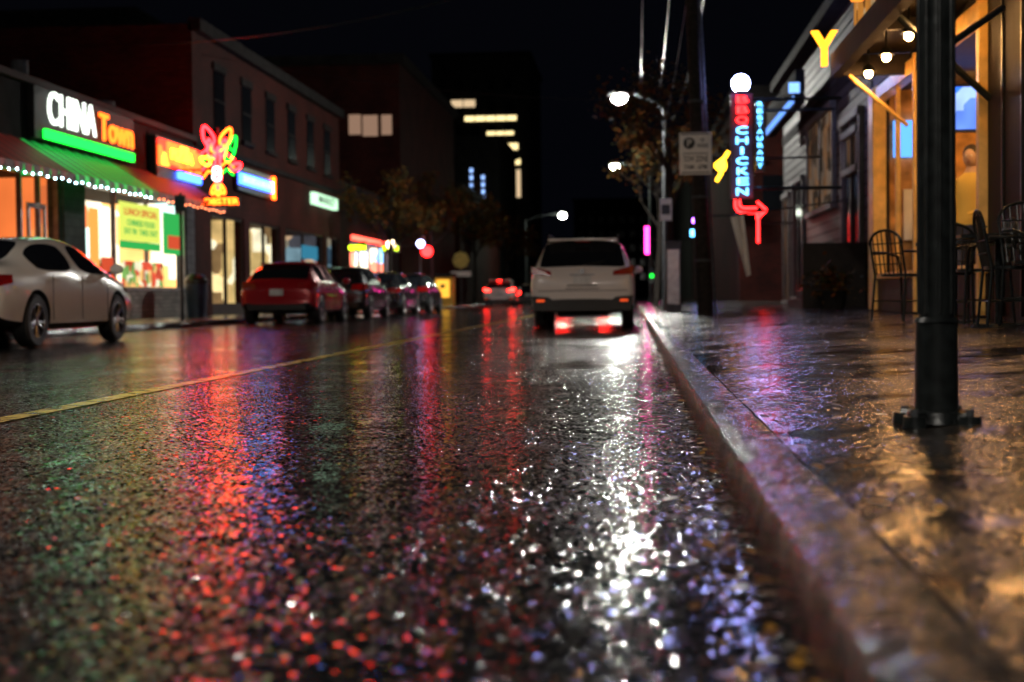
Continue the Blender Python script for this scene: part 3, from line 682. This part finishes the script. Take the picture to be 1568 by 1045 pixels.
# -- block beyond
bs=empty('corner_shop',(-14,66,0)); b=MB()
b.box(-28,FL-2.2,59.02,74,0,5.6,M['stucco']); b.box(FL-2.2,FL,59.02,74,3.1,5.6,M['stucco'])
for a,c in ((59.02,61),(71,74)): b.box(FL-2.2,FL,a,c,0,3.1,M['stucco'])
b.obj('walls',bs); shop(bs,'shopfront',61,71,.9,3.1,INT_F,M['stucco'],[63.5,66,68.5])
sgn(bs,'sign_red',61.2,70.8,3.15,3.35,emis('neon_redw',(1,.08,.05),6),FL+.12,.1)
for (x,u,z,s,t) in ((-11.2,57.5,2.65,'OPEN','y'),(-10.6,62,2.75,'TAXI','y')):
    q=empty('hanging_sign',(x,u,z)); b=MB(); b.box(x-.4,x+.4,u,u+.1,z-.16,z+.16,M['blackm']); b.cyl((FL,u+.05,z+.25),(x+.4,u+.05,z+.25),.02,.02,M['blackm'],6); b.obj('box',q)
    text('letters',s,(x,u-.02,z),.2,emis('neon_lime',(.7,1,.02),6),'-y',q,width=.7)
# -- apartments with dim windows, towers
def block(name,x0,x1,y0,y1,h,mat,wins,dark=True,fl=3.2):
    r_=empty(name,((x0+x1)/2,y0,0)); b=MB(); b.box(x0,x1,y0,y1,0,h,mat); b.box(x0-.3,x1+.3,y0-.3,y1+.3,h,h+.5,M['stucco']); b.obj('walls',r_)
    if dark:
        b=MB(); z=4.2
        while z<h-2:
            x=x0+1
            while x<x1-1.5:
                b.box(x,x+1.1,y0-.05,y0-.01,z,z+1.5,M['glassw']); x+=2.3
            z+=fl
        if b.v: b.obj('dark_windows',r_)
    if wins:
        b=MB()
        for (a,c,z0,z1,m) in wins: b.box(a,c,y0-.12,y0-.06,z0,z1,m)
        b.obj('lit_windows',r_)
    return r_
block('apartment_building',-32,FL-.02,75,98,13,M['brick'],[(-14.95,-14.3,9.3,10.35,M['windim']),(-14.2,-13.4,9.2,10.3,M['windim']),(-13.2,-12.65,9.25,10.3,M['windim'])],dark=False)
block('office_building',-30,-13,140,160,16,M['stucco'],[(-15.9,-15.6,z*1.0,z+.42,M['winblue']) for z in (8,8.7,9.4,10.1,10.8,11.5,12.2,12.9)]+[(-14.75,-14.45,z*1.0,z+.42,M['winblue']) for z in (8,8.7,9.4,10.1,10.8,11.5,12.2)],dark=False)
tw=[]
def row(a,c,z0,z1,n,m):
    w_=(c-a)/n
    for i in range(n): tw.append((a+i*w_+.06,a+(i+1)*w_-.06,z0,z1,m))
row(-25.3,-21.8,27.4,28.4,2,M['wintower']); row(-23.4,-16,25.4,26.1,5,M['winwarm']); row(-20.3,-16.4,23.4,23.9,3,M['winwarm']); row(-20.9,-15.8,21.3,22.2,3,M['winwarm'])
row(-17.3,-16.6,14.6,20.0,1,M['wintower']); row(-16.2,-15.5,14.6,18.5,1,M['wintower']); row(-17.3,-15.5,19.2,20.0,1,M['winwarm'])
block('high_rise_tower',-28,-14.2,200,225,34.5,M['concrete'],tw,dark=True)
block('dark_building',-60,-32,90,120,19,M['stucco'],[])
block('dark_building',-13,14,320,340,22,M['stucco'],[])
block('row_building',FL-18,FL-.5,104,136,8.5,M['brick'],[(-14.5,-13.2,2,3.5,M['winwarm'])])
block('row_building',4.6,20,62,110,9.0,M['brick'],[])
block('row_building',4.6,22,112,180,12,M['stucco'],[])

# far street furniture / lights
def globe_post(x,y,z,m,nm='globe_lamp'):
    r_=empty(nm,(x,y,.13)); b=MB(); b.cyl((x,y,.13),(x,y,z-.2),.06,.045,M['blackm'],10); b.cyl((x,y,.13),(x,y,.5),.11,.08,M['blackm'],10); b.cyl((x,y,z-.3),(x,y,z-.18),.05,.12,M['blackm'],10); b.obj('post',r_); b=MB(); b.ball((x,y,z),.2,m,12,8); b.obj('globe',r_,smooth=True)
globe_post(-10.4,61,2.9,emis('globe_a',(1,.75,.45),14)); globe_post(-10.6,71,3.3,emis('globe_b',(.5,.5,1),14)); 
q=empty('neon_sign',(-10.3,70.5,2.7)); b=MB(); b.cyl((-10.2,70.5,2.9),(-10.2,70.4,2.9),.28,.28,M['vred'],16); b.cyl((FL,70.6,3.2),(-10.2,70.6,3.2),.03,.03,M['blackm'],6); b.cyl((-10.2,70.6,3.2),(-10.2,70.45,2.9),.03,.03,M['blackm'],6); b.obj('disc',q)
q=empty('newspaper_kiosk',(-10.6,80,.14)); b=MB(); ym=pbr('yellow_kiosk',(.8,.45,.05),.5); b.box(-11.2,-10.1,79.8,80.8,.14,1.75,ym); b.box(-11.3,-10.0,79.7,80.9,1.75,1.95,M['darkwood']); b.box(-11.05,-10.3,79.77,79.8,.6,1.6,emis('kiosk_window',(1,.5,.05),1.5)); b.obj('kiosk',q)
q=empty('traffic_sign',(-9.9,82,.14)); b=MB(); b.cyl((-9.9,82,.14),(-9.9,82,3.2),.05,.05,M['greym'],8); b.cyl((-9.9,81.9,2.75),(-9.9,81.93,2.75),.5,.5,pbr('sign_yellow',(.7,.5,.1),.5),8); b.box(-10.5,-9.3,81.88,81.91,1.8,2.1,M['signw']); b.obj('sign',q)
q=empty('neon_sign',(1.2,100,4.4)); b=MB(); b.box(.9,1.35,100,100.1,3.5,5.4,M['npink']); b.cyl((1.3,100.1,4.5),(4.6,100.1,4.5),.04,.04,M['blackm'],6); b.obj('tube_panel',q)
q=empty('neon_sign',(3.0,64,4)); b=MB(); b.box(2.6,3.3,64,64.1,3.2,3.5,M['ncyan']); b.box(2.7,3.3,64,64.1,3.8,4.0,M['npurple']); b.cyl((3.0,64.1,4.1),(4.6,64.1,4.1),.04,.04,M['blackm'],6); b.cyl((3.0,64.1,4.1),(3.0,64.1,3.2),.03,.03,M['blackm'],6); b.obj('tube_panel',q)
q=empty('traffic_light',(1.0,74,.14)); b=MB(); b.cyl((1.0,74,.14),(1.0,74,3.6),.06,.06,M['blackm'],8); b.box(.85,1.15,73.8,74.0,1.2,2.0,M['blackm']); b.cyl((1.0,73.79,1.6),(1.0,73.75,1.6),.1,.1,M['ngreen'],12); b.obj('signal',q)

# ------------------------------------------------------------------ right side: neon vertical sign + shop
vs_=empty('vertical_neon_sign',(2.1,27.6,3.6)); b=MB()
b.box(1.90,2.32,27.62,27.80,2.42,4.42,pbr('sign_enamel',(.10,.03,.06),.4)); b.cyl((2.3,27.7,4.3),(4.0,27.7,4.3),.035,.035,M['blackm'],8); b.cyl((2.3,27.7,2.6),(4.0,27.7,2.6),.035,.035,M['blackm'],8)
b.cyl((2.1,27.7,4.4),(2.1,27.7,4.5),.1,.1,M['blackm'],12); b.obj('cabinet',vs_)
b=MB(); b.ball((2.1,27.7,4.62),.17,M['globe'],16,10); b.obj('globe',vs_,smooth=True)
for i,ch in enumerate('BBQCHICKEN'):
    text('letter_%d'%i,ch,(2.11,27.58,4.29-i*.195),.140,M['vred'] if i<3 else M['ncyan'],'-y',vs_,width=.22 if ch!='I' else .05,bold=.0,ext=.01)
vn=empty('narrow_neon_sign',(2.52,28.5,3.9)); b=MB(); b.box(2.44,2.62,28.52,28.6,3.0,4.4,M['blackm']); b.cyl((2.6,28.56,4.2),(4.0,28.56,4.2),.03,.03,M['blackm'],6); b.obj('cabinet',vn)
for i,ch in enumerate('RESTAURANT'): text('letter_%d'%i,ch,(2.53,28.50,4.32-i*.135),.085,M['ncyan'],'-y',vn,width=.10,bold=0,ext=.01)
ar=empty('neon_arrow',(2.25,27.5,2.25)); b=MB()
b.tube([(1.97,27.5,2.38),(1.97,27.5,2.25),(2.02,27.5,2.16),(2.12,27.5,2.13),(2.48,27.5,2.13)],.022,M['vred'],8)
b.tube([(2.05,27.5,2.38),(2.05,27.5,2.27),(2.12,27.5,2.22),(2.38,27.5,2.22)],.022,M['vred'],8)
b.tube([(2.38,27.5,2.34),(2.56,27.5,2.175),(2.38,27.5,2.01),(2.38,27.5,2.13)],.022,M['vred'],8)
b.cyl((2.1,27.55,2.2),(2.1,27.7,2.5),.015,.015,M['blackm'],6); b.obj('tube',ar)
yl=empty('yellow_neon_sign',(1.95,32,3.4)); b=MB()
b.tube([(1.88,32,3.1),(2.0,32,3.3),(1.85,32,3.45),(2.05,32,3.6),(2.15,32,3.75)],.04,M['nyellow'],8); b.ball((2.02,32,3.45),.09,M['nyellow'],10,6,(1,.5,1.6)); b.cyl((2.1,32.1,3.6),(4.2,32.1,3.6),.025,.025,M['blackm'],6); b.obj('tube',yl)
# flag
fl=empty('hanging_flag',(2.1,26.4,2.1)); b=MB(); gx=[]
for i in range(9):
    for j in range(5):
        t=i/8; s_=j/4
        gx.append((1.80+.32*t*.9+ (s_*.24)*(1-t*.7), 26.4+.05*math.sin(s_*9+t*3), 2.00-1.1*t+.03*s_))
b.add(gx,[(i*5+j,i*5+j+1,i*5+j+6,i*5+j+5) for i in range(8) for j in range(4)],M['signw']); b.obj('cloth',fl,smooth=True)
b=MB(); b.cyl((1.80,26.45,2.03),(4.0,26.9,2.3),.015,.015,M['blackm'],6); b.obj('staff',fl)

# houses right
FR=4.3
h1=empty('row_house',(8,30,0)); b=MB()
b.box(FR,16,21.2,41,.2,6.3,M['darkwood']); b.box(FR-.35,16,21.1,41.1,6.3,6.55,M['stucco']); 
b.add([(FR-.35,21.1,6.55),(FR-.35,41.1,6.55),(9,41.1,8.8),(9,21.1,8.8)],[(0,1,2,3)],M['stucco']); b.obj('walls',h1)
b=MB()
WPAP=emis_var('dim_window_paper',[(.5,.25,.12),(.1,.07,.05),(.4,.28,.2),(.15,.08,.05)],.25,2.2)
FRM=M['trimp']
for (a,c,z0,z1,m) in ((30.6,34.9,2.5,4.5,WPAP),(27.0,29.2,1.0,3.9,M['glassw']),(27.3,28.8,3.0,3.6,WPAP),(36,38,.5,3.4,M['glassw']),(39,40.3,.4,3.2,WPAP),(23,25.6,2.3,4.3,M['glassw'])):
    b.box(FR-.04,FR-.01,a,c,z0,z1,m); b.box(FR-.1,FR-.005,a-.12,a,z0,z1,FRM); b.box(FR-.1,FR-.005,c,c+.12,z0,z1,FRM); b.box(FR-.14,FR-.005,a-.15,c+.15,z1,z1+.14,FRM); b.box(FR-.14,FR-.005,a-.15,c+.15,z0-.12,z0,FRM); b.box(FR-.08,FR-.045,(a+c)/2-.04,(a+c)/2+.04,z0,z1,M['darkwood'])
b.box(FR-.03,FR-.01,21.2,41,4.75,5.0,M['stucco']); b.obj('windows',h1)
b=MB()
for i in range(26): b.box(FR-.015,FR-.002,21.2,41,.6+i*.22,.6+i*.22+.02,M['stucco'])
b.obj('clapboards',h1)
# blue lit sign under eave
q=empty('shop_sign',(3.9,34,5.2)); b=MB(); b.box(FR-.7,FR-.5,31.8,38.5,4.75,5.5,M['stucco']); b.box(FR-.74,FR-.71,32,38.3,4.8,4.95,emis('sign_bluewhite',(.15,.35,1),1.6)); b.box(FR-.85,FR-.62,31.70,31.76,4.98,5.2,emis('sign_bluew3',(.20,.42,1),2.2)); b.obj('box',q)
# stoop with steps
q=empty('front_steps',(3.6,27,.3)); b=MB()
for i in range(7): b.box(3.15+i*.17,FR-.05,26.6,29.4,.3+i*.17,.3+(i+1)*.17,M['darkwood'])
b.box(3.1,FR-.05,26.4,26.58,.3,1.5,M['darkwood']); b.obj('steps',q,bevel=.01)
q=empty('neon_sign',(3.4,38,2.0)); b=MB(); b.box(3.2,3.26,37,37.05,1.9,2.6,M['vred']); b.cyl((3.25,37.1,2.4),(4.3,37.1,2.4),.02,.02,M['blackm'],6); b.obj('tube',q)

# ------------------------------------------------------------------ right restaurant with canopy
rs=empty('restaurant',(6,16,0)); b=MB(); F=3.4
b.box(F,9,8,14.0,.2,6.5,M['blackwall'])                       # dark near wall
b.box(F,9,14.0,20.5,3.45,6.5,M['blackwall'])                  # upper
b.box(8.6,9,14.0,20.5,.2,3.45,M['amber_wall'])                # back wall
b.box(F,8.6,20.2,20.5,.2,3.45,M['amber_wall'])                # end wall
b.box(F+.02,8.6,14.0,20.2,.2,.37,M['darkwood']); b.box(F+.02,8.6,14.01,20.2,3.38,3.45,M['darkwood'])
b.box(F-.02,F+.12,14.0,20.5,.33,.75,M['darkwood']); b.obj('walls',rs)
b=MB()
for i in range(9): b.box(F-.02,F-.002,8.2+i*.65,8.24+i*.65,.35,3.4,M['blackm'])
b.obj('wall_panelling',rs)
b=MB()
for u,w_ in ((14.02,.12),(17.2,.08),(20.05,.4)): b.box(F-.08,F+.10,u,u+w_,.34,3.4,M['gold'])
b.box(F-.06,F+.08,14.15,20.05,3.2,3.38,M['gold']); b.box(F-.06,F+.08,14.15,20.05,.76,.84,M['gold'])
b.box(F-.03,F+.03,18.6,18.66,.84,3.2,M['gold']); b.obj('window_frames',rs,bevel=.008)
CX=2.45
b=MB()
b.box(CX,CX+.12,8,17.9,3.22,3.50,M['darkwood']); b.box(CX,F,17.8,17.9,3.24,3.49,M['darkwood']); b.box(CX+.13,F-.01,8,17.8,3.50,3.57,M['darkwood'])
for u in (9.5,11.5,13.5,15.5): b.box(CX+.13,F,u,u+.08,3.37,3.50,M['darkwood'])
b.cyl((F-.05,17.7,2.6),(CX+.2,17.7,3.22),.025,.025,M['gold'],8); b.cyl((F,13.9,2.4),(CX+.1,13.9,3.2),.035,.035,M['blackm'],8)
b.obj('canopy',rs)
b=MB(); g=MB()
for u in (10.6,12.2,13.6,15.0,16.3,17.5):
    b.cyl((2.85,u,3.50),(2.85,u,3.30),.012,.012,M['blackm'],8); b.cyl((2.85,u,3.31),(2.85,u,3.23),.04,.09,M['blackm'],16)
    g.ball((2.85,u,3.205),.045,M['bulb'],10,6)
b.obj('lamp_shades',rs); g.obj('bulbs',rs,smooth=True)
g=MB(); PEN=emis('pendant',(1,.5,.15),95)
for (x,u,z) in ((4.6,15.2,2.75),(5.6,17,2.7),(4.5,19.0,2.8),(6.4,19.2,2.7),(4.1,15.4,2.75)):  # last pendant is added to brighten the person
    g.cyl((x,u,3.38),(x,u,z+.1),.008,.008,M['blackm'],6); g.ball((x,u,z),.085,PEN,10,6)
g.obj('pendant_lamps',rs,smooth=True)
b=MB()
for (x0,x1,z0,z1) in ((3.62,4.05,2.45,2.95),): b.box(x0,x1,20.12,20.18,z0,z1,M['tv'])
b.box(3.7,4.9,18.6,18.66,2.65,3.18,emis_var('tv_picture',[(.04,.18,1),(.3,.45,1),(.1,.2,.7),(.4,.1,.9)],2.0,3.0)); b.box(3.66,4.94,18.67,18.72,2.61,3.22,M['blackm'])
b.box(3.75,4.0,20.10,20.17,1.3,2.0,M['signw']); b.box(4.3,4.9,20.10,20.17,1.4,2.1,M['darkwood']); b.box(5.1,5.6,20.10,20.17,1.4,2.2,M['nyellow'])
b.box(4.06,4.12,20.12,20.19,.4,3.3,M['darkwood']); b.box(3.5,3.56,20.12,20.19,.4,3.3,M['darkwood'])
b.box(3.9,6.5,19.3,19.8,.37,1.45,M['darkwood']); b.box(3.85,6.55,19.25,19.85,1.45,1.5,M['gold'])
for i in range(12): b.cyl((4.0+i*.2,19.5,1.5),(4.0+i*.2,19.5,1.75+.06*(i%3)),.035,.02,[M['ngreen'],M['signw'],M['amber_wall']][i%3] if i%3 else M['signw'],8)
b.obj('interior_fittings',rs)
# channel letters above the canopy
text('letter_first','Y',(CX-.06,17.98,3.58),.42,emis('letter_amber',(1,.36,.015),4),'-y',rs,bold=.035,ext=.05,width=.32)
text('letters_side','OKOHAMA',(CX-.05,13.0,3.90),.55,emis('letter_amber2',(1,.28,.03),1.6),'-x',rs,width=5.6,bold=.02,ext=.05)
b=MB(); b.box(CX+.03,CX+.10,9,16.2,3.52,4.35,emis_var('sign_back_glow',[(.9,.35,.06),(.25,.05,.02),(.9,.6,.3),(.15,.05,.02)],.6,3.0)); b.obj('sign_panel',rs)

# bistro chairs and table
def chair(x,y,rot,z=.29,s=1.0):
    r_=empty('bistro_chair',(x,y,z)); b=MB(); 
    def T(p):
        a,c,h=p; return (x+s*(a*math.cos(rot)-c*math.sin(rot)), y+s*(a*math.sin(rot)+c*math.cos(rot)), z+s*h)
    rad=.012
    for a in (-.2,.2):
        b.tube([T((a,-.2,0)),T((a,-.18,.45))],rad,M['blackm']); b.tube([T((a*1.05,.22,0)),T((a,.18,.45)),T((a*1.02,.24,.75))],rad,M['blackm'])
        b.tube([T((a,.2,.68)),T((a*1.2,.0,.68)),T((a*1.15,-.17,.64)),T((a,-.18,.45))],rad,M['blackm'])
    arc=[T((.21*math.cos(t)*1.0,.24+.02*math.sin(t),.75+.14*math.sin(t))) for t in [math.pi*i/10 for i in range(11)]]
    b.tube(arc,.014,M['blackm'])
    for i in range(-3,4):
        a=i*.055; b.tube([T((a,.19,.46)),T((a*1.05,.245,.75+.13*math.sqrt(max(0,1-(a/.21)**2))))],.006,M['blackm'],6)
    for hz in (.56,.66,.76): b.tube([T((-.2,.22,hz)),T((.2,.22,hz))],.006,M['blackm'],6)
    n=20; b.add([T((.22*math.cos(2*math.pi*i/n),.21*math.sin(2*math.pi*i/n),h)) for h in (.44,.465) for i in range(n)],
        [tuple(range(n)),tuple(range(n,2*n))]+[(i,(i+1)%n,n+(i+1)%n,n+i) for i in range(n)],M['blackm'])
    b.tube([T((-.19,-.19,.2)),T((.19,-.19,.2)),T((.2,.2,.2)),T((-.2,.2,.2)),T((-.19,-.19,.2))],.007,M['blackm'],6)
    b.obj('frame',r_,smooth=True)
def table(x,y,z=.28):
    r_=empty('bistro_table',(x,y,z)); b=MB(); b.cyl((x,y,z+.72),(x,y,z+.75),.34,.34,M['blackm'],28); b.cyl((x,y,z+.03),(x,y,z+.72),.03,.03,M['blackm'],12)
    b.cyl((x,y,z),(x,y,z+.03),.22,.2,M['blackm'],20); b.obj('table',r_)
chair(2.66,14.3,2.2); chair(2.95,12.4,-1.5,.30); chair(2.9,11.2,1.5,.30); table(2.95,13.4); chair(3.05,10.9,0.3,.31,1.05); table(2.95,11.8); chair(2.8,13.0,3.0,.28)

# ------------------------------------------------------------------ person in the restaurant window
def person(x,y,z,rot):
    r_=empty('person',(x,y,z)); 
    V=[(0,0,.95),(0,0,1.12),(0,0,1.32),(0,.01,1.46),(0,0,1.55),(0,-.01,1.64),
       (.10,0,.90),(.11,-.02,.50),(.11,.02,.08),(.11,-.12,.04),(-.10,0,.90),(-.12,-.02,.50),(-.12,.02,.08),(-.12,-.12,.04),
       (.18,0,1.40),(.25,-.02,1.14),(.16,-.24,1.06),(.11,-.32,1.06),(-.18,0,1.40),(-.26,.02,1.14),(-.20,-.20,1.00),(-.17,-.28,.98)]
    E=[(0,1),(1,2),(2,3),(3,4),(4,5),(0,6),(6,7),(7,8),(8,9),(0,10),(10,11),(11,12),(12,13),(3,14),(14,15),(15,16),(16,17),(3,18),(18,19),(19,20),(20,21)]
    RR=[.15,.14,.17,.10,.055,.05,.10,.065,.045,.035,.10,.065,.045,.035,.065,.048,.034,.036,.065,.048,.034,.036]
    for base in (17,21):
        bx,by,bz=V[base]
        for i in range(5):
            dx=(-.032+i*.016)
            if i==4: pts=[(bx+.035,by+.01,bz+.01),(bx+.045,by-.02,bz+.015)]
            else: pts=[(bx+dx,by-.045,bz),(bx+dx,by-.075-.005*(i%2),bz-.018)]
            p=base
            for q in pts: V.append(q); RR.append(.0095); E.append((p,len(V)-1)); p=len(V)-1
    me=bpy.data.meshes.new('body'); me.from_pydata(V,E,[]); o=bpy.data.objects.new('body',me); COL.objects.link(o)
    sk=o.modifiers.new('skin','SKIN'); sk.use_smooth_shade=True
    for i,rr in enumerate(RR): me.skin_vertices[0].data[i].radius=(rr*(1.25 if i in(1,2) else 1),rr*.85)
    me.skin_vertices[0].data[0].use_root=True
    ss=o.modifiers.new('sub','SUBSURF'); ss.levels=1; ss.render_levels=2
    m,nt_,out=newmat('clothes_and_skin'); tc=nd(nt_,'ShaderNodeTexCoord'); sx=nd(nt_,'ShaderNodeSeparateXYZ',{'Vector':tc.outputs['Object']})
    hz=mth(nt_,'DIVIDE',sx.outputs[2],1.8); cc=ramp(nt_,hz,[(0,(.03,.03,.03)),(.045,(.05,.06,.10)),(.52,(.82,.55,.10)),(.84,(.6,.38,.26))],'CONSTANT')
    p=nd(nt_,'ShaderNodeBsdfPrincipled',{'Base Color':cc,'Roughness':.7}); nt_.links.new(p.outputs[0],out.inputs[0]); me.materials.append(m)
    skin=pbr('skin',(.6,.38,.26),.5,var=.08); hair=pbr('hair',(.04,.025,.015),.5,var=.3)
    b=MB(); b.ball((x,y,z+1.69),.105,skin,20,14,(.78,.92,1.15)); b.ball((x,y-.10,z+1.675),.016,skin,8,6,(.8,1,1.3)); 
    for sd in (-1,1):
        b.ball((x+sd*.032,y-.088,z+1.70),.011,M['signw'],8,6); b.ball((x+sd*.032,y-.097,z+1.70),.005,hair,6,4); b.ball((x+sd*.083,y,z+1.685),.024,skin,8,6,(.4,.7,1.2))
    b.ball((x,y-.088,z+1.635),.02,pbr('lips',(.4,.15,.12),.5),8,4,(1.1,.5,.3))
    hd=b.obj('head',r_,smooth=True)
    b=MB(); b.ball((x,y+.022,z+1.725),.112,hair,20,12,(.84,.90,1.02)); hh=b.obj('hair',r_,smooth=True)
    o.parent=r_; r_.rotation_euler=(0,0,rot)
person(3.74,16.15,.37,math.radians(-30))

# ------------------------------------------------------------------ trees
def tree(x,y,z,h,spread,nleaf,cols,lean=(0,0),sz=.07,trunk=.14):
    r_=empty('tree',(x,y,z)); b=MB(); tips=[]
    top=Vector((x+lean[0],y+lean[1],z+h*.55)); bk=M['wood_pole']
    b.cyl((x,y,z),((x+top.x)/2+.05,(y+top.y)/2,z+h*.28),trunk,trunk*.8,bk,10); b.cyl(((x+top.x)/2+.05,(y+top.y)/2,z+h*.28),top,trunk*.8,trunk*.5,bk,10)
    def grow(p,d,l,rr,dep):
        q=p+d*l; b.cyl(p,q,rr,rr*.6,bk,6)
        if dep==0: tips.append((p,q)); return
        if dep<=2: tips.append((p,q))
        for i in range(random.choice((2,3))):
            nd_=(d+Vector((random.gauss(0,.55),random.gauss(0,.55),random.gauss(.08,.35)))).normalized()
            grow(q,nd_,l*random.uniform(.62,.85),rr*.6,dep-1)
    for i in range(6):
        a=i*1.05+random.random()*.5; st_=Vector((x,y,z+h*.28)).lerp(top,random.uniform(.2,1))
        grow(st_,Vector((math.cos(a)*spread,math.sin(a)*spread,.9)).normalized(),h*.17,trunk*.4,3)
    grow(top,Vector((0,0,1)),h*.17,trunk*.45,3)
    b.obj('trunk_and_limbs',r_,smooth=True)
    lf=MB()
    for i in range(nleaf):
        p,q=random.choice(tips); c=p.lerp(q,random.uniform(.2,1.15))+Vector((random.gauss(0,.16),random.gauss(0,.16),random.gauss(0,.14)))
        leaf(lf,c,random.uniform(.6,1.3)*sz,random.choice(cols),.9)
    lf.obj('foliage',r_)
LA=[pbr('autumn_orange',(.13,.040,.008),.8,spec=.1),pbr('autumn_yellow',(.11,.060,.014),.8,spec=.1),pbr('leaf_olive',(.04,.042,.018),.8,spec=.1)]
tree(.95,39,.15,7.0,.55,2400,LA,(.1,.2),.07,.12)
tree(.95,58,.15,8.0,.8,2400,LA,(.2,0),.09,.14)
tree(-10.1,58,.14,6.0,.9,2600,LA,(.2,0),.08,.12)
tree(-10.2,72,.14,7.0,1.0,2800,LA,(0,0),.10,.14)
tree(-10.2,92,.14,7.5,1.0,2600,LA,(0,0),.12,.15)
tree(-10.3,116,.14,8,1.0,2400,LA,(0,0),.14,.16)
# shrub in planter
q=empty('potted_shrub',(3.3,24,.3)); b=MB(); b.cyl((3.3,24,.32),(3.3,24,.62),.2,.26,M['stucco'],16); b.obj('pot',q); lf=MB()
for i in range(500):
    a=random.uniform(0,6.28); rr=abs(random.gauss(0,.2)); leaf(lf,(3.3+rr*math.cos(a),24+rr*math.sin(a),.75+random.gauss(0,.13)),.05,random.choice(LA),.9)
lf.obj('leaves',q)
